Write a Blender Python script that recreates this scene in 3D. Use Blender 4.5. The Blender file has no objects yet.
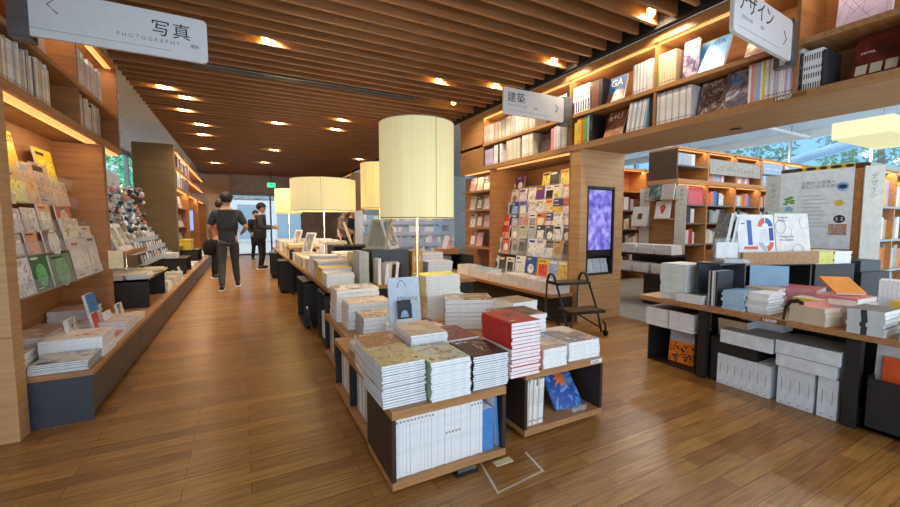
import bpy, math, random
from mathutils import Vector, Matrix
C = bpy.context.scene.collection
SC = bpy.context.scene
rnd = random.Random(11)
R = math.radians
PI = math.pi

# ------------------------------------------------------------------ camera numbers (used to survey the room)
CF = 395.0
YAW = math.atan(208 / CF); PIT = math.atan(29.5 / CF); CH = 1.2
_cy, _sy, _cp, _sp = math.cos(YAW), math.sin(YAW), math.cos(PIT), math.sin(PIT)
_F = (_sy * _cp, _cy * _cp, -_sp); _R = (_cy, -_sy, 0.0); _U = (_sy * _sp, _cy * _sp, _cp)
def _ray(u, v):
    a = (u - 450) / CF; b = -(v - 253.5) / CF
    return [_F[i] + a * _R[i] + b * _U[i] for i in range(3)]
def onX(u, v, x):
    d = _ray(u, v); t = x / d[0]; return Vector((x, d[1] * t, CH + d[2] * t))
def onY(u, v, y):
    d = _ray(u, v); t = y / d[1]; return Vector((d[0] * t, y, CH + d[2] * t))
def onZ(u, v, z):
    d = _ray(u, v); t = (z - CH) / d[2]; return Vector((d[0] * t, d[1] * t, z))

# ------------------------------------------------------------------ materials
MATS = {}
def lin(c):
    return tuple(((x / 255) / 12.92 if x / 255 <= 0.04045 else ((x / 255 + 0.055) / 1.055) ** 2.4) for x in c)
def _new(name):
    m = bpy.data.materials.new(name); m.use_nodes = True
    nt = m.node_tree
    return m, nt, nt.nodes['Principled BSDF']
def _coord(nt, scale, rot=(0, 0, 0), loc=(0, 0, 0)):
    tc = nt.nodes.new('ShaderNodeTexCoord'); mp = nt.nodes.new('ShaderNodeMapping')
    mp.inputs['Scale'].default_value = scale; mp.inputs['Rotation'].default_value = rot; mp.inputs['Location'].default_value = loc
    nt.links.new(tc.outputs['Object'], mp.inputs['Vector']); return mp
def _ramp(nt, stops, mode='LINEAR'):
    r = nt.nodes.new('ShaderNodeValToRGB'); r.color_ramp.interpolation = mode
    e = r.color_ramp.elements
    while len(e) < len(stops): e.new(0.5)
    for k, (p, c) in enumerate(stops):
        e[k].position = p; e[k].color = (*lin(c), 1)
    return r
def plain(name, c, rough=.6, metal=0., var=.06, scale=18., spec=.5):
    if name in MATS: return MATS[name]
    m, nt, b = _new(name)
    n = nt.nodes.new('ShaderNodeTexNoise'); n.inputs['Scale'].default_value = scale; n.inputs['Detail'].default_value = 3
    mp = _coord(nt, (1, 1, 1)); nt.links.new(mp.outputs[0], n.inputs['Vector'])
    lo = tuple(max(0, x * (1 - var)) for x in c); hi = tuple(min(255, x * (1 + var)) for x in c)
    r = _ramp(nt, [(.3, lo), (.7, hi)]); nt.links.new(n.outputs['Fac'], r.inputs[0]); nt.links.new(r.outputs[0], b.inputs['Base Color'])
    b.inputs['Roughness'].default_value = rough; b.inputs['Metallic'].default_value = metal; b.inputs['Specular IOR Level'].default_value = spec
    MATS[name] = m; return m
def emit(name, c, strength, base=None):
    if name in MATS: return MATS[name]
    m, nt, b = _new(name)
    b.inputs['Base Color'].default_value = (*lin(base or c), 1)
    b.inputs['Emission Color'].default_value = (*lin(c), 1); b.inputs['Emission Strength'].default_value = strength
    MATS[name] = m; return m
def wood(name, stops, scale=(1, 14, 14), rough=.5, rot=(0, 0, 0)):
    m, nt, b = _new(name)
    mp = _coord(nt, scale, rot)
    n = nt.nodes.new('ShaderNodeTexNoise'); n.inputs['Scale'].default_value = 2.2; n.inputs['Detail'].default_value = 6; n.inputs['Roughness'].default_value = .6
    nt.links.new(mp.outputs[0], n.inputs['Vector'])
    r = _ramp(nt, [(.25, stops[0]), (.5, stops[1]), (.75, stops[2])])
    nt.links.new(n.outputs['Fac'], r.inputs[0]); nt.links.new(r.outputs[0], b.inputs['Base Color'])
    b.inputs['Roughness'].default_value = rough
    MATS[name] = m; return m
def glass(name, alpha=.25, tint=(225, 235, 240), rough=.05):
    m = bpy.data.materials.new(name); m.use_nodes = True; nt = m.node_tree
    nt.nodes.remove(nt.nodes['Principled BSDF'])
    out = nt.nodes['Material Output']; mx = nt.nodes.new('ShaderNodeMixShader'); t = nt.nodes.new('ShaderNodeBsdfTransparent'); g = nt.nodes.new('ShaderNodeBsdfPrincipled')
    g.inputs['Base Color'].default_value = (*lin(tint), 1); g.inputs['Roughness'].default_value = rough
    mx.inputs[0].default_value = alpha
    nt.links.new(t.outputs[0], mx.inputs[1]); nt.links.new(g.outputs[0], mx.inputs[2]); nt.links.new(mx.outputs[0], out.inputs[0])
    MATS[name] = m; return m
def art(name, cols, scale=9., seed=0., rough=.35, kind='noise', mode='LINEAR'):
    if name in MATS: return MATS[name]
    m, nt, b = _new(name)
    mp = _coord(nt, (1, 1, 1), loc=(seed * 3.7, seed * 1.3, seed * 2.1))
    if kind == 'cells':
        n = nt.nodes.new('ShaderNodeTexVoronoi'); n.inputs['Scale'].default_value = scale
        sep = nt.nodes.new('ShaderNodeSeparateColor'); nt.links.new(n.outputs['Color'], sep.inputs[0]); out = sep.outputs[0]
    else:
        n = nt.nodes.new('ShaderNodeTexNoise'); n.inputs['Scale'].default_value = scale; n.inputs['Detail'].default_value = 9; n.inputs['Roughness'].default_value = .62; n.inputs['Distortion'].default_value = 1.2
        out = n.outputs['Fac']
    nt.links.new(mp.outputs[0], n.inputs['Vector'])
    k = len(cols)
    st = [((.34 + .32 * i / max(1, k - 1)) if kind == 'noise' else i / k, c) for i, c in enumerate(cols)]
    r = _ramp(nt, st, mode); nt.links.new(out, r.inputs[0]); nt.links.new(r.outputs[0], b.inputs['Base Color'])
    b.inputs['Roughness'].default_value = rough
    MATS[name] = m; return m

W_ASH = wood('ash_wood', [(196, 160, 112), (214, 180, 132), (226, 196, 150)], (16, 16, .8), .5)
W_ASHH = wood('ash_wood_level_grain', [(176, 130, 82), (196, 152, 100), (208, 168, 116)], (.8, .8, 16), .5)
W_OAK = wood('oak_veneer', [(146, 98, 56), (170, 118, 70), (184, 134, 84)], (.9, .9, 16), .5)
W_OAKB = wood('oak_board', [(150, 106, 64), (174, 128, 80), (188, 142, 94)], (16, .9, 16), .45)
W_OAKX = wood('oak_board_cross', [(150, 106, 64), (174, 128, 80), (188, 142, 94)], (.9, 16, 16), .45)
W_SLAT = wood('slat_wood', [(126, 86, 52), (150, 106, 66), (166, 120, 78)], (.9, 14, 14), .5)
W_DARK = wood('dark_stained_wood', [(70, 48, 30), (86, 60, 38), (100, 72, 46)], (.9, .9, 16), .5)
BLACK = plain('black_board', (38, 37, 38), .5, var=.1)
STEEL = plain('black_steel', (26, 26, 28), .35, var=.1, spec=.6)
SLATE = plain('slate_laminate', (62, 66, 74), .35, var=.06)
GREYM = plain('grey_metal', (120, 124, 128), .35, .6)
CHROME = plain('brushed_steel', (190, 192, 194), .25, .9, .03)
WHITE = plain('white_paint', (238, 238, 236), .5, var=.02)
PAPER = plain('paper_edge', (243, 243, 242), .8, var=.03, scale=60)
PAPERC = plain('cream_paper_edge', (236, 226, 208), .8, var=.03, scale=60)
INK = plain('ink', (40, 40, 44), .6)
INKG = plain('grey_ink', (135, 135, 138), .6)
PLASTER = plain('plaster', (205, 202, 196), .8, var=.02)
ACRY = glass('clear_acrylic', .16)
GLASS = glass('window_glass', .10, (215, 235, 245))
LED = emit('led_strip_glow', (255, 176, 104), .8)
RUBBER = plain('rubber', (24, 24, 25), .8)

def floor_mat():
    m, nt, b = _new('oak_parquet')
    mp = _coord(nt, (1, 1, 1))
    br = nt.nodes.new('ShaderNodeTexBrick')
    br.inputs['Color1'].default_value = (*lin((188, 136, 70)), 1); br.inputs['Color2'].default_value = (*lin((150, 100, 46)), 1)
    br.inputs['Mortar'].default_value = (*lin((84, 54, 26)), 1)
    br.inputs['Scale'].default_value = 1; br.inputs['Mortar Size'].default_value = .0015; br.inputs['Bias'].default_value = -.1
    br.inputs['Brick Width'].default_value = .75; br.inputs['Row Height'].default_value = .09; br.offset = .37
    nt.links.new(mp.outputs[0], br.inputs['Vector'])
    mp2 = _coord(nt, (3, 40, 1)); n = nt.nodes.new('ShaderNodeTexNoise'); n.inputs['Scale'].default_value = 1.5; n.inputs['Detail'].default_value = 6
    nt.links.new(mp2.outputs[0], n.inputs['Vector'])
    r = _ramp(nt, [(.3, (170, 165, 160)), (.7, (255, 255, 255))]); nt.links.new(n.outputs['Fac'], r.inputs[0])
    mx = nt.nodes.new('ShaderNodeMix'); mx.data_type = 'RGBA'; mx.blend_type = 'MULTIPLY'; mx.inputs[0].default_value = .8
    nt.links.new(br.outputs['Color'], mx.inputs[6]); nt.links.new(r.outputs[0], mx.inputs[7]); nt.links.new(mx.outputs[2], b.inputs['Base Color'])
    n2 = nt.nodes.new('ShaderNodeTexNoise'); n2.inputs['Scale'].default_value = 4
    r2 = _ramp(nt, [(.3, (136, 136, 136)), (.7, (176, 176, 176))]); nt.links.new(n2.outputs['Fac'], r2.inputs[0]); nt.links.new(r2.outputs[0], b.inputs['Roughness'])
    return m
def tile_mat():
    m, nt, b = _new('grey_floor_tile')
    mp = _coord(nt, (1, 1, 1)); br = nt.nodes.new('ShaderNodeTexBrick'); br.offset = 0
    br.inputs['Color1'].default_value = (*lin((178, 172, 162)), 1); br.inputs['Color2'].default_value = (*lin((168, 162, 152)), 1); br.inputs['Mortar'].default_value = (*lin((130, 126, 118)), 1)
    br.inputs['Scale'].default_value = 1; br.inputs['Mortar Size'].default_value = .004; br.inputs['Brick Width'].default_value = .6; br.inputs['Row Height'].default_value = .3
    nt.links.new(mp.outputs[0], br.inputs['Vector']); nt.links.new(br.outputs['Color'], b.inputs['Base Color']); b.inputs['Roughness'].default_value = .35
    return m
FLOORM, TILEM = floor_mat(), tile_mat()

# ------------------------------------------------------------------ mesh builder
class MB:
    def __init__(s): s.v = []; s.f = []; s.i = []; s.mats = []; s.sm = []
    def _m(s, m):
        if m not in s.mats: s.mats.append(m)
        return s.mats.index(m)
    def face(s, pts, m, smooth=False):
        k = len(s.v); s.v += [tuple(p) for p in pts]; s.f.append(tuple(range(k, k + len(pts)))); s.i.append(s._m(m)); s.sm.append(smooth)
    def box(s, x0, x1, y0, y1, z0, z1, m, M=None, top=None, front=None):
        p = [Vector((x, y, z)) for z in (z0, z1) for x, y in ((x0, y0), (x1, y0), (x1, y1), (x0, y1))]
        if M is not None: p = [M @ q for q in p]
        k = len(s.v); s.v += [tuple(q) for q in p]
        fs = [(0, 3, 2, 1), (4, 5, 6, 7), (0, 1, 5, 4), (1, 2, 6, 5), (2, 3, 7, 6), (3, 0, 4, 7)]
        for j, f in enumerate(fs):
            mm = top if (j == 1 and top) else front if (j == 2 and front) else m
            s.f.append(tuple(k + a for a in f)); s.i.append(s._m(mm)); s.sm.append(False)
        return s
    def tube(s, pts, r, m, n=8, cap=True):
        pts = [Vector(p) for p in pts]; rings = []
        rr = r if isinstance(r, (list, tuple)) else [r] * len(pts)
        for j, p in enumerate(pts):
            d = (pts[min(j + 1, len(pts) - 1)] - pts[max(j - 1, 0)]).normalized()
            a = d.cross(Vector((0, 0, 1)));
            if a.length < 1e-3: a = Vector((1, 0, 0))
            a.normalize(); b2 = d.cross(a).normalized(); k = len(s.v)
            for q in range(n):
                t = 2 * PI * q / n; s.v.append(tuple(p + (a * math.cos(t) + b2 * math.sin(t)) * rr[j]))
            rings.append(k)
        for a, b2 in zip(rings, rings[1:]):
            for q in range(n):
                s.f.append((a + q, a + (q + 1) % n, b2 + (q + 1) % n, b2 + q)); s.i.append(s._m(m)); s.sm.append(True)
        if cap:
            for k in (rings[0], rings[-1]):
                s.f.append(tuple(range(k, k + n))); s.i.append(s._m(m)); s.sm.append(False)
        return s
    def lathe(s, prof, m, c=(0, 0, 0), n=32):
        rings = []
        for r, z in prof:
            k = len(s.v); rings.append(k)
            for q in range(n):
                t = 2 * PI * q / n; s.v.append((c[0] + r * math.cos(t), c[1] + r * math.sin(t), c[2] + z))
        for a, b2 in zip(rings, rings[1:]):
            for q in range(n):
                s.f.append((a + q, a + (q + 1) % n, b2 + (q + 1) % n, b2 + q)); s.i.append(s._m(m)); s.sm.append(True)
        return s
    def mesh(s, name):
        me = bpy.data.meshes.new(name); me.from_pydata(s.v, [], s.f)
        for m in s.mats: me.materials.append(m)
        me.polygons.foreach_set('material_index', s.i); me.polygons.foreach_set('use_smooth', s.sm); me.update()
        return me
    def build(s, name, parent=None, bevel=0.):
        o = bpy.data.objects.new(name, s.mesh(name)); C.objects.link(o)
        if parent is not None: o.parent = parent
        if bevel:
            b = o.modifiers.new('bevel', 'BEVEL'); b.width = bevel; b.segments = 2; b.limit_method = 'ANGLE'
        return o

SEEN = {}
def tag(o, label, cat, group=None, kind=None):
    n = len(label.split())
    if not 4 <= n <= 16: print('LABEL LENGTH', n, label)
    if label in SEEN and not (group and SEEN[label] == group): print('LABEL REPEAT', label)
    SEEN[label] = group
    o['label'] = label; o['category'] = cat
    if group: o['group'] = group
    if kind: o['kind'] = kind
    return o
def empty(name, label, cat, loc=(0, 0, 0), rz=0., group=None):
    o = bpy.data.objects.new(name, None); C.objects.link(o); o.empty_display_size = .05
    o.location = loc; o.rotation_euler = (0, 0, rz)
    return tag(o, label, cat, group)
def struct(name, mb, label, bevel=0.):
    o = mb.build(name, None, bevel); o['kind'] = 'structure'; tag(o, label, name.split('_')[0]); return o
def inst(me, name, parent=None):
    o = bpy.data.objects.new(name, me); C.objects.link(o)
    if parent is not None: o.parent = parent
    return o
def text_mesh(body, size, mat, M, mb, spacing=1., bold=0., depth=.0006):
    """lettering as flat raised shapes added to an existing mesh builder (M maps the text plane into it)"""
    cu = bpy.data.curves.new('lettering', 'FONT'); cu.body = body; cu.size = size; cu.space_character = spacing
    cu.resolution_u = 2; cu.offset = bold; cu.extrude = depth
    o = bpy.data.objects.new('lettering', cu); C.objects.link(o)
    dg = bpy.context.evaluated_depsgraph_get(); dg.update()
    me = bpy.data.meshes.new_from_object(o.evaluated_get(dg))
    k = len(mb.v); mb.v += [tuple(M @ v.co) for v in me.vertices]; mi = mb._m(mat)
    for p in me.polygons:
        mb.f.append(tuple(k + a for a in p.vertices)); mb.i.append(mi); mb.sm.append(False)
    w = max((v.co.x for v in me.vertices), default=0)
    bpy.data.objects.remove(o); bpy.data.curves.remove(cu); bpy.data.meshes.remove(me)
    return w
FRONT = Matrix(((1, 0, 0, 0), (0, 0, 1, 0), (0, 1, 0, 0), (0, 0, 0, 1)))      # text x->X, y->Z (reads from -Y)
FRONT = Matrix(((1, 0, 0, 0), (0, 0, -1, 0), (0, 1, 0, 0), (0, 0, 0, 1)))
ORD = ['first', 'second', 'third', 'fourth', 'fifth', 'sixth', 'seventh', 'eighth', 'ninth', 'tenth', 'eleventh', 'twelfth', 'thirteenth', 'fourteenth', 'fifteenth',
       'sixteenth', 'seventeenth', 'eighteenth', 'nineteenth', 'twentieth'] + ['twenty-' + a for a in ('first', 'second', 'third', 'fourth', 'fifth', 'sixth', 'seventh', 'eighth', 'ninth')] + \
      ['thirtieth'] + ['thirty-' + a for a in ('first', 'second', 'third', 'fourth', 'fifth', 'sixth', 'seventh', 'eighth', 'ninth')] + ['fortieth'] + \
      ['forty-' + a for a in ('first', 'second', 'third', 'fourth', 'fifth', 'sixth', 'seventh', 'eighth', 'ninth')]

# ------------------------------------------------------------------ books
def book_meshes(w, h, t, cov, spine=None, face=None, page=None, marks=None, extra=None):
    """lying book: spine along x=0, front cover up.  returns (cover mesh, page block mesh)"""
    c = min(.0011, t * .09); spine = spine or cov; face = face or cov
    m = MB(); m.box(0, w, 0, h, 0, c, cov); m.box(0, w, 0, h, t - c, t, cov, top=face); m.box(0, c, 0, h, c, t - c, spine)
    k = len(m.i)
    m.i[k - 1] = m._m(spine)
    m.i[5] = m._m(spine); m.i[11] = m._m(spine)
    if marks:                                                     # printed marks on the spine
        for mk in marks:
            a, b, mm = mk[:3]; p, q = mk[3:] if len(mk) > 3 else (.25, .75)
            m.face([(-.0004, h * a, t * p), (-.0004, h * b, t * p), (-.0004, h * b, t * q), (-.0004, h * a, t * q)], mm)
    if extra: extra(m, w, h, t)
    p = MB(); p.box(c * .5, w - .003, .003, h - .003, c, t - c, page or PAPER)
    return m.mesh('cover'), p.mesh('page_block')
def put_book(name, label, cat, meshes, M, group=None):
    o = inst(meshes[0], name); o.matrix_world = M
    if meshes[1] is not None: inst(meshes[1], 'page_block', o)
    return tag(o, label, cat, group)
LIE = Matrix.Identity(4)
STAND = Matrix(((0, 0, 1, 0), (1, 0, 0, 0), (0, 1, 0, 0), (0, 0, 0, 1)))       # spine to -Y, height up, thickness along +X
FACE = Matrix(((1, 0, 0, 0), (0, 0, -1, 0), (0, 1, 0, 0), (0, 0, 0, 1)))       # front cover to -Y
def T(*a): return Matrix.Translation(Vector(a))
def RZ(d): return Matrix.Rotation(R(d), 4, 'Z')
def RX(d): return Matrix.Rotation(R(d), 4, 'X')
def RY(d): return Matrix.Rotation(R(d), 4, 'Y')

def stack(desc, x, y, z, w, h, n, t, rz=0., cov=None, spine=None, face=None, page=None, name='art_book', cat='book', flip=None, jit=.004, jr=.8, where='', group=None, extra=None):
    ms = book_meshes(w, h, t, cov or PAPER, spine, face, page, extra=extra)
    for k in range(n):
        M = T(x + rnd.uniform(-jit, jit), y + rnd.uniform(-jit, jit), z + k * t) @ RZ(rz + rnd.uniform(-jr, jr))
        if flip and flip(k): M = M @ T(w, h, 0) @ RZ(180)
        i = n - 1 - k
        lab = f'{desc}, ' + ('topmost of its stack' if i == 0 else f'{ORD[i]} from the top') + (f' {where}' if where else '')
        put_book(name, lab, cat, ms, M, group or desc + ' in one stack')
    return z + n * t
_bm = {}
def row(desc, start, ang, specs, where, group, name='book', cat='book', lean=0., parts=True):
    """upright books, spines out; specs = [(thickness, height, depth, cover, spine, label start or None, marks)]"""
    d = Vector((math.cos(R(ang)), math.sin(R(ang)), 0)); p = Vector(start)
    for k, s in enumerate(specs):
        t, h, w, cov = s[:4]; sp = s[4] if len(s) > 4 else None; dn = s[5] if len(s) > 5 and s[5] else desc; mk = s[6] if len(s) > 6 else None
        key = (round(t, 4), round(h, 3), round(w, 3), cov.name, sp.name if sp else '', bool(mk))
        if key not in _bm: _bm[key] = book_meshes(w, h, t, cov, sp, marks=mk)
        ms = _bm[key]
        M = T(*p) @ RZ(ang) @ (RY(lean) if lean else Matrix.Identity(4)) @ STAND
        if len(SEEN) < 0: pass
        put_book(name, f'{dn}, {ORD[k]} from the left {where}', cat, ms if parts else (ms[0], None), M, group)
        p = p + d * (t / math.cos(R(lean)) + .0008)
    return p
def faceout(label, pos, ang, w, h, t, face, tilt=12., cov=None, name='magazine', cat='magazine', group=None, extra=None, roll=0.):
    ms = book_meshes(w, h, t, cov or PAPER, None, face, extra=extra)
    M = T(*pos) @ RZ(ang) @ RX(-tilt) @ RY(roll) @ FACE @ T(0, 0, -t)
    M = T(*pos) @ RZ(ang) @ RX(-tilt) @ RY(roll) @ FACE
    return put_book(name, label, cat, ms, M, group)
def cover_geo(seed, cols):
    """a printed magazine cover: title bar, picture field, lines of type"""
    def f(mb, w, h, t):
        r_ = random.Random(seed * 7 + 1); z = t + .0004
        def q(a, b, c, d, m, dz=0.): mb.face([(a * w, b * h, z + dz), (c * w, b * h, z + dz), (c * w, d * h, z + dz), (a * w, d * h, z + dz)], m)
        base = colour('pc_%d_%d_%d' % tuple(cols[0]), cols[0]); pic = art('pp_%d_%d_%d' % tuple(cols[1]), [cols[1], tuple(min(255, int(x * 1.35) + 12) for x in cols[1]), tuple(int(x * .6) for x in cols[1])], 16, seed)
        dark = sum(cols[0]) < 330
        ink = CW if dark else r_.choice([INK, INK, INKG, CR])
        k = r_.choice([0, 1, 2, 2, 3])
        if k == 0: q(.0, .0, 1, 1, base); q(.12, .12, .88, .72, pic, .0004); q(.12, .82, .12 + r_.uniform(.25, .6), .9, ink, .0004)
        elif k == 1: q(.0, .0, 1, 1, base); q(.0, .0, 1, .55, pic, .0004); q(.1, .64, .6, .68, ink, .0004); q(.1, .84, .1 + r_.uniform(.3, .7), .91, ink, .0004)
        elif k == 2: q(.0, .0, 1, 1, pic); q(.08, .8, .7, .93, base, .0004); q(.08, .1, .5, .13, base, .0004); q(.08, .17, .4, .19, base, .0004)
        else:
            q(.0, .0, 1, 1, base); n = 14; mb.face([(w * (.5 + .3 * math.cos(2 * PI * i / n)), h * .42 + w * .3 * math.sin(2 * PI * i / n), z + .0004) for i in range(n)], pic); q(.1, .86, .1 + r_.uniform(.3, .7), .92, ink, .0004); q(.1, .06, .4, .09, ink, .0004)
    return f
def colour(n, c, rough=.45): return plain('cover_' + n, c, rough, var=.04)
CW = colour('white', (236, 236, 238)); CG = colour('grey', (186, 188, 192)); CDG = colour('charcoal', (58, 58, 62)); CK = colour('black', (32, 30, 32))
CB = colour('blue', (72, 134, 204)); CLB = colour('pale_blue', (150, 190, 222)); CR = colour('red', (206, 52, 42)); CPK = colour('pink', (222, 140, 150))
CY = colour('yellow', (232, 200, 62)); CGN = colour('green', (120, 172, 84)); CO = colour('orange', (232, 120, 40)); CT = colour('tan', (206, 182, 144))
CBG = colour('beige', (216, 204, 178)); CBR = colour('brown', (110, 66, 44)); CLV = colour('lavender', (196, 186, 222)); CTL = colour('teal', (64, 150, 160)); CNV = colour('navy', (40, 52, 110))
CSL = colour('sage', (150, 168, 140))
GEN = [CW, CW, CG, CBG, CW, CDG, CT, CLB, CW, CBR]
MK = [(.08, .12, INK, .3, .7), (.45, .8, INKG, .42, .58)]
def mixrow(n, tr=(.008, .022), hr=(.25, .29), w=.2, pool=None, marks=True):
    pool = pool or GEN; out = []
    for _ in range(n):
        t = rnd.choice([tr[0], (tr[0] + tr[1]) / 2, tr[1]]); h = rnd.choice([hr[0], (hr[0] + hr[1]) / 2, hr[1]])
        out.append((t, h, w, rnd.choice(pool), None, None, MK if marks else None))
    return out

# ================================================================== ROOM SHELL
CEIL = 3.05                                                        # underside of the slats
m = MB(); m.box(-2.6, 4.36, -1.0, 17.2, -.1, 0, FLOORM); struct('floor', m, 'brown oak parquet floor of the bookshop')
m = MB(); m.box(4.36, 13, -1.0, 17.2, -.1, 0, TILEM); struct('floor_hall', m, 'grey tiled floor of the next room')
DARKV = plain('ceiling_void', (24, 20, 18), .9)
m = MB(); m.box(-1.26, 3.62, -1.0, 17.2, 3.24, 3.34, DARKV); struct('ceiling', m, 'dark ceiling void above the wooden slats')
m = MB(); m.box(-2.6, -1.26, -1.0, 17.2, 3.1, 3.34, PLASTER); struct('ceiling_left', m, 'grey plaster ceiling strip over the left bookcases')
m = MB()
pitch = .1945; ys = []
y = 2.686 - pitch * 17
while y < 17.1:
    if not (abs(y - 5.58) < .07 or abs(y - 11.9) < .07): m.box(-1.25, 3.5, y, y + .035, CEIL, CEIL + .15, W_SLAT); ys.append(y)
    y += pitch
struct('ceiling_slats', m, 'row of brown wooden slats running across the ceiling')
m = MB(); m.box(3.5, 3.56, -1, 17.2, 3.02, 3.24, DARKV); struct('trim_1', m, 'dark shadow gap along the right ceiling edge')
# left outer wall with a window, back wall with a glazed door
WALLW = plain('wall_white', (214, 214, 212), .8, var=.02)
WALLG = plain('wall_grey_stone', (176, 172, 168), .7, var=.08, scale=3)
m = MB(); m.box(-2.7, -2.6, -1, 9.0, 0, 3.34, WALLW); m.box(-2.7, -2.6, 15.6, 17.2, 0, 3.34, WALLW); m.box(-2.7, -2.6, 9.0, 15.6, 0, .8, WALLW); m.box(-2.7, -2.6, 9.0, 15.6, 3.08, 3.34, WALLW)
struct('wall_left', m, 'white outer wall behind the left bookcases')
m = MB()
for yy in (9.0, 11.2, 13.4, 15.54): m.box(-2.69, -2.61, yy, yy + .06, .8, 3.08, GREYM)
m.box(-2.69, -2.61, 9.0, 15.6, .8, .86, GREYM); m.box(-2.69, -2.61, 9.0, 15.6, 3.02, 3.08, GREYM)
w = struct('window_1', m, 'grey framed window beyond the left spinner rack')
g = MB(); g.box(-2.655, -2.645, 9.02, 15.58, .84, 3.04, GLASS); g.build('window_pane', w)
m = MB()
m.box(-2.6, -.42, 17.0, 17.2, 0, 2.35, WALLW); m.box(-2.6, 4.36, 17.0, 17.2, 2.35, 3.34, WALLG); m.box(2.2, 4.36, 17.0, 17.2, 0, 2.35, WALLG)
struct('wall_back', m, 'grey back wall above the glazed shop door')
m = MB(); m.box(-1.35, -.42, 16.86, 17.0, 0, 2.3, plain('white_column', (226, 224, 220), .6)); m.box(-1.45, -.35, 16.8, 17.0, 2.3, 3.0, plain('sandstone_panel', (196, 178, 150), .7))
struct('trim_2', m, 'pale column with a sandstone panel beside the back door')
m = MB()
for x in (-.42, 1.0, 2.14): m.box(x, x + .06, 17.04, 17.12, 0, 2.35, GREYM)
m.box(-.42, 2.2, 17.04, 17.12, 2.29, 2.35, GREYM); m.box(-.42, 2.2, 17.04, 17.12, 0, .06, GREYM)
d = struct('door_1', m, 'glazed back door with daylight outside')
g = MB(); g.box(-.38, 2.16, 17.075, 17.085, .05, 2.3, GLASS); g.build('door_pane', d)
g = MB(); g.box(.9, .93, 17.0, 17.03, .9, 1.2, CHROME); g.build('door_handle', d)
# outside the back door
m = MB(); m.box(-8, 12, 17.2, 40, -.12, -.02, plain('pavement', (190, 188, 184), .9)); m.box(-40, -2.7, -10, 40, -.12, -.02, MATS['pavement']); struct('ground_outside', m, 'pale pavement outside the shop')
awn = empty('awning', 'white scalloped awning outside the back door', 'awning', (1, 17.6, 2.2))
m = MB()
for k in range(12): m.box(-1.6 + k * .27, -1.6 + k * .27 + .26, 0, .8, .04, .06, WHITE); m.lathe([(.0, -.06), (.13, -.06), (.13, .06), (0, .06)], WHITE, (-1.47 + k * .27, .02, -.0), 10)
m.build('canopy', awn)
b = empty('building', 'pale building across the street behind the back door', 'building', (1, 30, 0))
m = MB(); m.box(-9, 9, 0, 3, 0, 7, plain('far_facade', (226, 230, 232), .8)); m.build('facade', b)
m = MB(); m.box(-6, 6, -.06, .0, 2.9, 3.5, plain('far_band', (110, 150, 170), .6)); m.build('fascia_band', b)
for k in range(5):
    m = MB(); m.box(-6 + k * 2.4, -4.3 + k * 2.4, -.05, 0, .2, 2.5, plain('far_glass', (150, 175, 190), .2)); m.build('window', b)
# exit sign
e = empty('exit_sign', 'green glowing exit sign hanging over the back aisle', 'sign', (0.93, 14.6, 2.42))
m = MB(); m.box(-.13, .13, 0, .05, 0, .16, WHITE); m.build('housing', e)
m = MB(); m.box(-.12, .12, -.006, 0, .01, .15, emit('exit_green', (40, 200, 140), 1.6))
m.face([(-.02, -.008, .04), (.03, -.008, .04), (.05, -.008, .12), (0, -.008, .12)], WHITE); m.face([(-.09, -.008, .03), (-.05, -.008, .03), (-.05, -.008, .13), (-.09, -.008, .13)], WHITE); m.build('lit_panel', e)
m = MB(); m.tube([(0, .02, .16), (0, .02, .66)], .008, GREYM); m.build('hanging_rod', e)

# ceiling services: two linear air vents and the down-lights between the slats
for yy, x0, x1, lab in ((5.55, -.45, 2.35, 'long grey air vent slot in the slat ceiling nearer the camera'), (11.87, -.35, 2.6, 'long pale air vent slot in the slat ceiling near the back')):
    v = empty('air_vent', lab, 'vent', (0, yy, CEIL + .01))
    m = MB(); m.box(x0, x1, 0, .02, 0, .1, GREYM); m.box(x0, x1, .12, .14, 0, .1, GREYM); m.build('frame', v)
    for q in range(3):
        m = MB(); m.box(x0, x1, .035 + q * .027, .043 + q * .027, .01, .07, CHROME); m.build('louvre', v)
WARM = (1.0, .84, .62)
def downlight(px, label, power=30):
    p = onZ(px[0], px[1], CEIL + .08)
    yy = min(ys, key=lambda q: abs(q + .115 - p.y)) + .115
    d = empty('ceiling_light', label, 'ceiling light', (p.x, yy, 3.24), 0, 'down-lights recessed between the ceiling slats')
    m = MB(); m.lathe([(.030, -.02), (.042, -.02), (.042, -.13), (.036, -.13), (.030, -.02)], CHROME, n=16); m.build('housing', d)
    m = MB(); m.lathe([(0, -.205), (.02, -.198), (.034, -.175), (.036, -.15), (.03, -.128), (0, -.12)], emit('lamp_glow', (255, 200, 96), 16), n=16); m.build('bulb', d)
    l = bpy.data.lights.new('spot', 'SPOT'); l.energy = power if p.y < 8 else 75; l.color = WARM; l.spot_size = R(150); l.spot_blend = .6; l.shadow_soft_size = .03
    o = bpy.data.objects.new('ceiling_spot', l); C.objects.link(o); o.parent = d; o.location = (.062, 0, -.12)
    return d
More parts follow.
